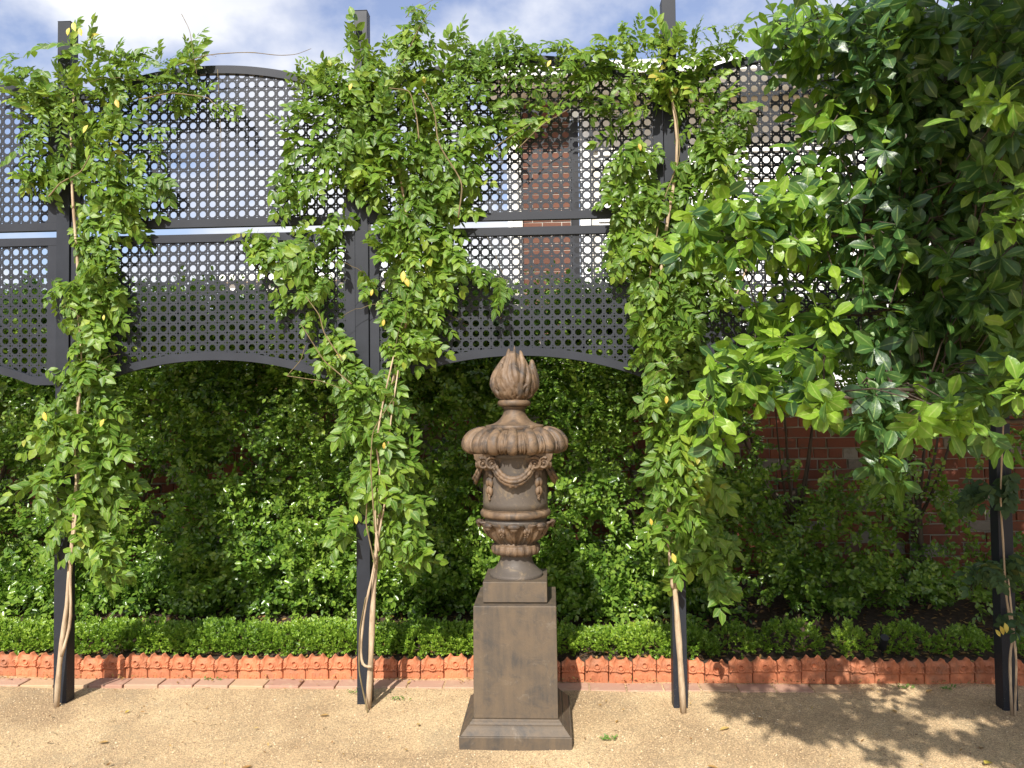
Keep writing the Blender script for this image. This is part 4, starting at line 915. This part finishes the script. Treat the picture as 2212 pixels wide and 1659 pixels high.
v2 = vine(2, 'dense yellow green climbing vine on the post right of the urn, hanging to knee height', [
    (1215, 95, 18, 30, 6), (1260, 130, 60, 30, 22), (1330, 100, 45, 30, 16), (1380, 80, 45, 25, 12), (1450, 95, 60, 40, 26), (1530, 90, 50, 30, 16), (1575, 80, 30, 25, 8), (1170, 150, 50, 22, 12), (1200, 190, 50, 25, 12), (1290, 180, 60, 30, 20), (1360, 150, 60, 30, 20), (1440, 160, 70, 35, 30), (1530, 150, 50, 35, 18),
    (1180, 225, 50, 16, 8), (1130, 250, 30, 12, 5), (1300, 225, 50, 25, 14), (1370, 230, 50, 40, 18), (1500, 210, 70, 45, 34), (1570, 230, 50, 40, 16), (1540, 290, 70, 40, 30), (1610, 270, 30, 30, 6), (1350, 300, 35, 45, 14), (1395, 340, 35, 40, 12), (1345, 370, 28, 40, 10), (1530, 360, 60, 45, 30), (1480, 390, 45, 40, 18),
    (1350, 430, 40, 35, 16), (1410, 430, 50, 40, 22), (1560, 430, 50, 40, 18), (1340, 490, 30, 35, 10), (1400, 510, 55, 40, 26), (1480, 480, 50, 35, 18), (1370, 570, 50, 45, 26), (1440, 570, 55, 45, 30), (1500, 560, 50, 45, 24), (1560, 540, 40, 40, 12), (1400, 640, 55, 40, 34), (1470, 640, 60, 45, 34), (1540, 620, 45, 40, 18),
    (1400, 700, 55, 40, 36), (1470, 710, 60, 40, 34), (1410, 760, 50, 40, 32), (1475, 780, 50, 40, 24), (1420, 820, 50, 35, 30), (1460, 860, 50, 35, 26), (1440, 900, 45, 35, 26), (1490, 930, 50, 40, 24), (1430, 970, 40, 35, 18), (1480, 1000, 55, 40, 32), (1440, 1040, 40, 35, 18), (1510, 1060, 45, 40, 24), (1440, 1100, 50, 30, 18), (1500, 1120, 55, 35, 28), (1410, 1140, 28, 25, 6),
    (1490, 1170, 50, 30, 18), (1540, 1160, 30, 30, 8), (1520, 1210, 40, 30, 14), (1460, 1210, 22, 20, 4), (1540, 1240, 22, 18, 6), (1455, 1240, 12, 12, 2)],
    FRONDS, [([(1476, 1524), (1468, 1400), (1462, 1330), (1456, 1240), (1450, 1180), (1435, 1000), (1425, 800), (1420, 600), (1450, 430), (1470, 320), (1450, 200)], .0165, .007, 'stem', .06),
             ([(1453, 1270), (1446, 1200), (1440, 1120), (1445, 980)], .010, .005, 'stem', .075), ([(1400, 620), (1430, 440), (1470, 340), (1462, 250), (1445, 190)], .0038, .0024, 'stem', .09),
             ([(1590, 640), (1620, 560), (1660, 480)], .005, .004, 'stem', .1), ([(1120, 320), (1170, 270), (1230, 235)], .003, .0015, 'stem', .15)],
    [(1440, 855, .04), (1452, 1195, .05), (1380, 310, .04), (1405, 1120, .035), (1190, 130, .04)])
v3 = vine(3, 'thin sparse vine with a few dull shade-coloured leaves on the far right post', [(2125, 1060, 40, 25, 7), (2185, 1050, 30, 25, 5), (2135, 1228, 40, 18, 7), (2190, 1222, 30, 18, 5), (2195, 1330, 18, 12, 2), (2180, 1350, 14, 10, 2), (2170, 700, 40, 120, 20)],
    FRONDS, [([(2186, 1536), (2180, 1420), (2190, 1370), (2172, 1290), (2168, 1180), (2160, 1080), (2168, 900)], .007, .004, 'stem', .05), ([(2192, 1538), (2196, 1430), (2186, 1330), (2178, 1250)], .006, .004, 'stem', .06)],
    [(2170, 1345, .05), (2160, 1352, .045), (2150, 1360, .04)], M_dull_shaded, 1)

# ------------------------------------------------------------------ broad-leaved tree at the right
TX, TY = 2.85, 2.7
tree = empty('broadleaf_tree', (TX, TY, 0), 'large broad leaved evergreen tree overhanging the right side of the screens and gravel', 'tree')
tblobs = [(1670, 40, 40, 40, 3.3, 3.7, 5), (1700, 110, 60, 40, 3.4, 3.8, 11), (1760, 60, 80, 60, 3.3, 3.9, 18), (1860, 50, 90, 60, 3.2, 3.9, 22), (1960, 60, 90, 70, 3.2, 3.9, 24), (2080, 70, 110, 80, 3.1, 3.9, 30), (2180, 90, 60, 100, 3.0, 3.8, 20),
    (1780, 140, 80, 50, 3.4, 3.8, 14), (1860, 190, 80, 50, 3.3, 3.8, 16), (1960, 190, 90, 70, 3.3, 3.9, 22), (2070, 220, 100, 80, 3.2, 3.9, 28), (2170, 250, 60, 90, 3.0, 3.8, 18), (1760, 240, 60, 35, 3.4, 3.8, 8), (1860, 270, 70, 40, 3.4, 3.8, 10), (1960, 300, 80, 50, 3.3, 3.9, 18), (2060, 340, 90, 70, 3.3, 3.9, 22), (2160, 380, 70, 90, 3.1, 3.8, 18),
    (1740, 310, 35, 22, 3.5, 3.8, 3), (1800, 350, 45, 22, 3.5, 3.8, 4), (1880, 370, 60, 30, 3.4, 3.8, 7), (1970, 400, 70, 40, 3.4, 3.9, 12), (2070, 440, 90, 60, 3.2, 3.9, 20),
    (1470, 520, 30, 30, 3.2, 3.5, 5), (1530, 490, 50, 35, 3.2, 3.5, 9), (1610, 450, 60, 35, 3.2, 3.6, 10), (1700, 430, 70, 35, 3.2, 3.6, 12), (1780, 420, 60, 35, 3.3, 3.6, 8), (1550, 540, 60, 30, 3.2, 3.6, 10), (1640, 520, 70, 40, 3.2, 3.6, 14), (1740, 500, 80, 45, 3.2, 3.7, 16), (1840, 480, 80, 50, 3.2, 3.7, 16), (1940, 510, 80, 60, 3.2, 3.8, 18), (2050, 540, 90, 70, 3.1, 3.8, 22), (2160, 560, 70, 90, 3.0, 3.8, 20),
    (1700, 590, 60, 22, 3.4, 3.7, 5), (1810, 570, 60, 30, 3.3, 3.7, 7), (1900, 610, 60, 40, 3.3, 3.8, 8), (2000, 650, 80, 50, 3.2, 3.8, 18), (2100, 680, 90, 70, 3.0, 3.8, 24), (2180, 720, 50, 90, 2.9, 3.7, 14),
    (1660, 680, 45, 25, 3.4, 3.7, 5), (1760, 690, 60, 30, 3.3, 3.7, 8), (1850, 700, 60, 35, 3.3, 3.8, 9), (1940, 740, 70, 45, 3.2, 3.8, 14), (2040, 780, 80, 55, 3.1, 3.8, 18), (2140, 820, 70, 70, 2.9, 3.7, 16),
    (1580, 780, 45, 30, 3.2, 3.5, 7), (1660, 750, 60, 35, 3.2, 3.6, 10), (1740, 770, 60, 35, 3.2, 3.6, 8), (1545, 840, 35, 35, 3.1, 3.4, 6), (1520, 905, 30, 35, 3.1, 3.3, 5), (1610, 830, 40, 28, 3.1, 3.4, 5), (1670, 840, 40, 28, 3.1, 3.4, 6), (1700, 800, 35, 25, 3.1, 3.5, 4), (1550, 960, 14, 20, 3.1, 3.2, 2),
    (1770, 860, 30, 40, 3.0, 3.3, 6), (1790, 900, 20, 20, 3.0, 3.2, 2), (1880, 880, 40, 60, 3.0, 3.4, 8), (1900, 970, 25, 40, 3.0, 3.2, 5), (1905, 1030, 14, 14, 3.0, 3.1, 1), (1960, 850, 50, 40, 3.1, 3.6, 7),
    (2040, 890, 45, 30, 2.5, 2.7, 5), (2000, 910, 20, 15, 2.5, 2.6, 2), (2100, 850, 60, 40, 2.9, 3.4, 6), (2080, 920, 40, 30, 3.0, 3.5, 3), (2150, 950, 22, 30, 2.8, 3.0, 2), (2205, 830, 15, 20, 2.4, 2.6, 2), (2195, 430, 20, 50, 2.3, 2.6, 4), (2150, 200, 40, 30, 2.4, 2.6, 4)]
C = []; SC = []
for (x, y, rx, ry, ya, yb, n) in tblobs:
    n = int(n*(.72 if x < 1900 and 100 < y < 760 else 1.0)+.5)
    for _ in range(n):
        a = rng.uniform(0, 2*PI); q = math.sqrt(rng.random()); C.append(at(x+math.cos(a)*q*rx, y+math.sin(a)*q*ry, rng.uniform(ya, yb))); SC.append(1)
for _ in range(150):                                 # dense heart of the crown
    C.append(at(rng.uniform(1950, 2260), rng.uniform(120, 820), rng.uniform(3.7, 4.08))); SC.append(1)
for _ in range(90):                                  # crown beyond the right edge
    C.append(at(rng.uniform(2240, 2700), rng.uniform(-200, 800), rng.uniform(2.6, 4.0))); SC.append(1)
vis_n = len(C)
def lightray(T, zlo, zhi):
    z = rng.uniform(zlo, zhi); return T+SUN*((z-T[2])/SUN[2])
k = 0
while k < 2000:                                       # the high part of the crown, which throws the shade on wall, bed and gravel
    m = rng.random()
    if m > .76: T = np.array([rng.uniform(1.2, 2.3), 3.4, rng.uniform(1.7, 3.3)])
    elif m < .10: T = np.array([rng.uniform(2.0, 4.2), 6.1, rng.uniform(.0, 1.3)])
    elif m < .30: T = np.array([rng.uniform(1.05, 4.0), rng.uniform(4.4, 5.1), .1])
    elif m < .44: T = np.array([rng.uniform(2.0, 3.1), 4.1, rng.uniform(0, 2.4)])
    else:
        yy = rng.uniform(3.0, 4.5); T = np.array([rng.uniform(np.interp(yy, [3.0, 3.5, 3.9, 4.15, 4.5], [1.9, 1.55, 1.1, .85, .95]), 4), yy, 0])
        cl = math.sin(T[0]*5.1+T[1]*3.3)*math.cos(T[1]*7.3-T[0]*2.2)
        if cl < -.3 and yy < 4.1: continue
    P = lightray(T, *((2.45, 3.5) if T[2] == 0 else (max(2.7, T[2]+.7), 4.9)))
    px, py, pz = seen(P)
    if pz[0] > .3 and py[0] > -70 and px[0] < 2280: continue
    if P[1] < .2: continue
    q_ = P-SUN*((P[1]-3.4)/SUN[1]); qx, qy, qz = seen(q_)
    if P[1] < 3.4 and 1.1 < q_[2] < 3.5 and qx[0] < 1950 and rng.random() < .93: continue
    q_ = P-SUN*((P[1]-2.6)/SUN[1]); qx, qy, qz = seen(q_)
    if P[1] < 2.6 and 1930 < qx[0] < 2250 and 120 < qy[0] < 1000 and rng.random() < (.95 if 800 < qy[0] else .6): continue
    C.append(P); SC.append(1.0); k += 1
C = np.array(C); nC = len(C)
P = []; D = []; Nn = []; S = []
for c in C:
    axis_ = rng.normal(0, .45, 3)+np.array([-.35, -.45, .25]); axis_ /= np.linalg.norm(axis_)
    if rng.random() < .35: axis_ = rng.normal(0, .4, 3)+np.array([-.2, -.5, -.35]); axis_ /= np.linalg.norm(axis_)
    u_ = np.cross(axis_, [0, 0, 1.]); u_ /= np.linalg.norm(u_)+1e-9; v_ = np.cross(u_, axis_); m = rng.integers(7, 11); a0 = rng.uniform(0, 6)
    for j in range(m):
        a = a0+j*2.4; sp = .35+.95*j/m+rng.uniform(-.1, .1)
        d = axis_*math.cos(sp+.35)+(u_*math.cos(a)+v_*math.sin(a))*math.sin(sp+.35); d = d+np.array([0, 0, -.42*sp])
        nn = axis_*.9+np.array([0, -.1, .5])+rng.normal(0, .15, 3)
        P.append(c-axis_*.012*j); D.append(d); Nn.append(nn); S.append(rng.uniform(.075, .118)*(1 if c[1] > 2.9 else .86))
D, Nn, P, S = map(np.array, (D, Nn, P, S)); tx, ty, tz = seen(P)
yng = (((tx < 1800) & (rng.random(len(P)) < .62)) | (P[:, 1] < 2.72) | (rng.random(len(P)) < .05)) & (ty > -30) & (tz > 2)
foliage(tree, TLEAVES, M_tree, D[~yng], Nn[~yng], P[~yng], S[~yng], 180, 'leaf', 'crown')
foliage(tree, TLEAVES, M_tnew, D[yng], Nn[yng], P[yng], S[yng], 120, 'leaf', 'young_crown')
tb = MB(); tb.tube([(0, 0, -.1), (.02, .0, .8), (-.03, .05, 1.7), (-.1, .1, 2.6), (-.15, .1, 3.4)], [.13, .105, .09, .07, .05], 12)
tb.build('trunk', M_bark, tree, smooth=True)
ends = [(1480, 520, 3.35), (1540, 870, 3.25), (1720, 480, 3.45), (1700, 100, 3.5), (1860, 200, 3.5), (1990, 380, 3.5), (1780, 850, 3.15), (1900, 950, 3.15), (1900, 60, 3.4), (2080, 640, 3.4), (1800, 680, 3.5), (2100, 120, 3.3)]
trunkp = np.array([-.05, .05, 0])+np.array([TX, TY, 0]); bpts = []
br = MB()
for i, (x, y, yy) in enumerate(ends):
    e = at(x, y, yy+.12); s0 = np.array([TX-.08, TY+.08, np.clip(e[2]-.35, 1.35, 3.1)]); mid = (s0+e)/2+np.array([0, .45 if yy > 2.9 else .9, .25])
    q = np.linspace(0, 1, 12)[:, None]; pts = (1-q)**2*s0+2*q*(1-q)*mid+q*q*e; bpts.append(pts[3:])
    pts = pts+rng.normal(0, .012, pts.shape)*q; b = MB(); b.tube(pts-np.array(tree.location), np.linspace(.020, .005, 12), 7); b.build('branch', M_bark, tree, smooth=True)
for ex, ey, ez in ((1.3, 1.2, 3.6), (2.0, .9, 3.9), (2.6, 1.6, 4.3), (1.6, 2.2, 3.7), (3.4, 1.5, 4.0), (.9, 1.6, 3.4)):
    e = np.array([ex, ey, ez]); s0 = np.array([TX-.15, TY+.1, 3.0]); mid = (s0+e)/2+np.array([0, .0, .3]); q = np.linspace(0, 1, 12)[:, None]
    pts = (1-q)**2*s0+2*q*(1-q)*mid+q*q*e; bpts.append(pts[3:]); b = MB(); b.tube(pts-np.array(tree.location), np.linspace(.035, .008, 12), 7); b.build('branch', M_bark, tree, smooth=True)
BP = np.concatenate(bpts); tw = MB()
for c in C:
    d = np.linalg.norm(BP-c, axis=1); p = BP[np.argmin(d+rng.random(len(d))*.1)]; dd = np.linalg.norm(p-c)
    if dd > .75: continue
    mid = (c+p)/2+np.array([0, 0, .04]); tw.tube(np.array([p, mid, c])-np.array(tree.location), [.004, .003, .002], 4, False)
o = tw.build('twigs', M_bark, tree); o['kind'] = 'stuff'

# ------------------------------------------------------------------ small things
sp = empty('garden_spotlight', (1.965, 4.72, .08), 'small black cylindrical garden spotlight behind the edging between box plants', 'spotlight')
b = MB(); b.tube([(0, .02, .05), (.0, -.01, .095), (-.003, -.03, .125)], [.021, .022, .022], 16); b.build('lamp_head', M_black, sp, smooth=False)
b = MB(); b.tube([(0, .015, -.05), (0, .015, .06)], .006, 8); b.build('spike', M_black, sp)
b = MB(); b.tube([(-.0031, -.031, .1262), (-.0035, -.034, .130)], [.024, .024], 16); b.build('hood', M_black, sp)
# fallen leaves on the gravel that can be told apart
fl_ = [(690, 1547, .05, 'curled brown fallen leaf on the gravel between the left and middle posts'), (545, 1867/1.13, .05, 'fallen leaf at the bottom edge of the gravel left of the pedestal'), (212, 1808/1.13, .05, 'dark twiggy leaf lying on the gravel near the left edge'),
       (1555, 1572, .06, 'brown fallen leaf on the gravel right of the third post, beside the tree shadow'), (1635, 1548, .035, 'small rust leaf in the tree shadow on the gravel'), (1552, 1658, .05, 'orange brown leaf at the bottom edge right of the pedestal'),
       (2140, 1646, .07, 'bright yellow leaf in the bottom right corner of the gravel'), (2120, 1615, .05, 'dark leaf in the tree shade near the right bottom corner'), (1925, 1530, .05, 'brown leaf in the tree shade in front of the edging'),
       (905, 1562, .04, 'yellow green fallen leaf between the middle post and the pedestal'), (880, 1478, .035, 'tan leaf on the brick border right of the middle post'), (2000, 1493, .05, 'curled dark leaf beside the edging at the right'),
       (270, 1535, .03, 'small pale yellow leaf on the gravel right of the left post'), (100, 1600, .03, 'tiny brown leaf at the far left of the gravel'), (1330, 1560, .03, 'tiny brown leaf right of the pedestal base')]
for (x, y, s, lab) in fl_:
    d = F*FPX+R*(x-1106)+U*(829.5-y); p = np.array([0, 0, CAMZ])+d*(-CAMZ/d[2]); p[2] = float(gz(p[0], p[1]))+.007
    yelw = 'yellow' in lab; Rm = frames(rng.normal(0, 1, (1, 3))*[1, 1, .1], np.array([[.1, 0, 1.]]))[0]
    o = put('fallen_leaf', mesh('fallen_leaf', *leaf(1, .42, 5, .5, -.12, .5), M_yel if yelw else M_dead, True), None, mw=tm(Rm, p, s)); tag(o, lab, 'leaf', 'fallen leaves on the gravel')
# leaf litter nobody could count
n = 4200; x = rng.uniform(-4, 3.6, n); k = rng.random(n); y = np.where(k < .14, 4.53-np.abs(rng.normal(0, .035, n)), np.where(k < .18, rng.uniform(3.3, 4.5, n), rng.uniform(4.6, 6.0, n)))
keep = (y < 4.54) | (y > 4.6); keep &= ~((np.abs(x-UX) < .29) & (y > 3.6) & (y < 4.2)); x, y = x[keep], y[keep]; n = len(x)
z = np.where(y < 4.56, .010+np.where(y > 4.38, .004, gz(x, y)*.6), bz(x, y)+.008)
D = rng.normal(0, 1, (n, 3))*[1, 1, .25]; Nn = rng.normal(0, .35, (n, 3))+[0, 0, 1]
V, Fc = scatter(leaf(1, .45, 3, .5, -.1, .5), frames(D, Nn), np.stack([x, y, z], 1), np.where(y < 4.56, rng.uniform(.008, .024, n), rng.uniform(.02, .05, n)))
tag(put('leaf_litter', mesh('leaf_litter', V, Fc, M_dead, True)), 'dry brown and yellow leaf litter on the soil and along the edging', 'leaf litter', kind='stuff')
# bits of twig and bark on the path
tw = MB()
for _ in range(70):
    x, y = rng.uniform(-3, 3), rng.uniform(3.2, 4.5); a = rng.uniform(0, 6); l = rng.uniform(.01, .045)
    if abs(x-UX) < .3 and y > 3.6: continue
    zz = float(gz(x, y))+.004; tw.tube([(x, y, zz), (x+l*.5*math.cos(a), y+l*.5*math.sin(a), zz+.003), (x+l*math.cos(a+.3), y+l*math.sin(a+.3), zz)], .0013, 4)
tag(tw.build('twig_litter', M_twig), 'tiny dry twigs scattered over the gravel', 'twigs', kind='stuff')
for (x, y, s, lab) in ((-.86, 4.22, .028, 'low green weed at the foot of the middle post on its right'), (-1.13, 4.33, .03, 'tiny weed between the middle post and the brick border'), (-2.02, 4.50, .035, 'small yellow green seedling in front of the edging tiles at the left'),
                       (1.98, 4.47, .03, 'tiny green seedling against the edging below the spotlight'), (.26, 3.75, .03, 'sparse weed on the gravel right of the pedestal base'), (2.2, 4.45, .03, 'tiny weed at the shaded edging on the right')):
    n = 26; D = rng.normal(0, 1, (n, 3))*[1, 1, .3]+[0, 0, .5]; P = np.stack([x+rng.normal(0, s*.9, n), y+rng.normal(0, s*.35, n), np.full(n, float(gz(x, y))+.012)], 1)
    V, Fc = scatter(leaf(1, .4, 3, .3, .2), frames(D, rng.normal(0, .3, (n, 3))+[0, -.2, 1]), P-[x, y, 0], rng.uniform(.4, .8, n)*s)
    tag(put('weed', mesh('weed', V, Fc, M_weed, True), None, (x, y, 0)), lab, 'weed')
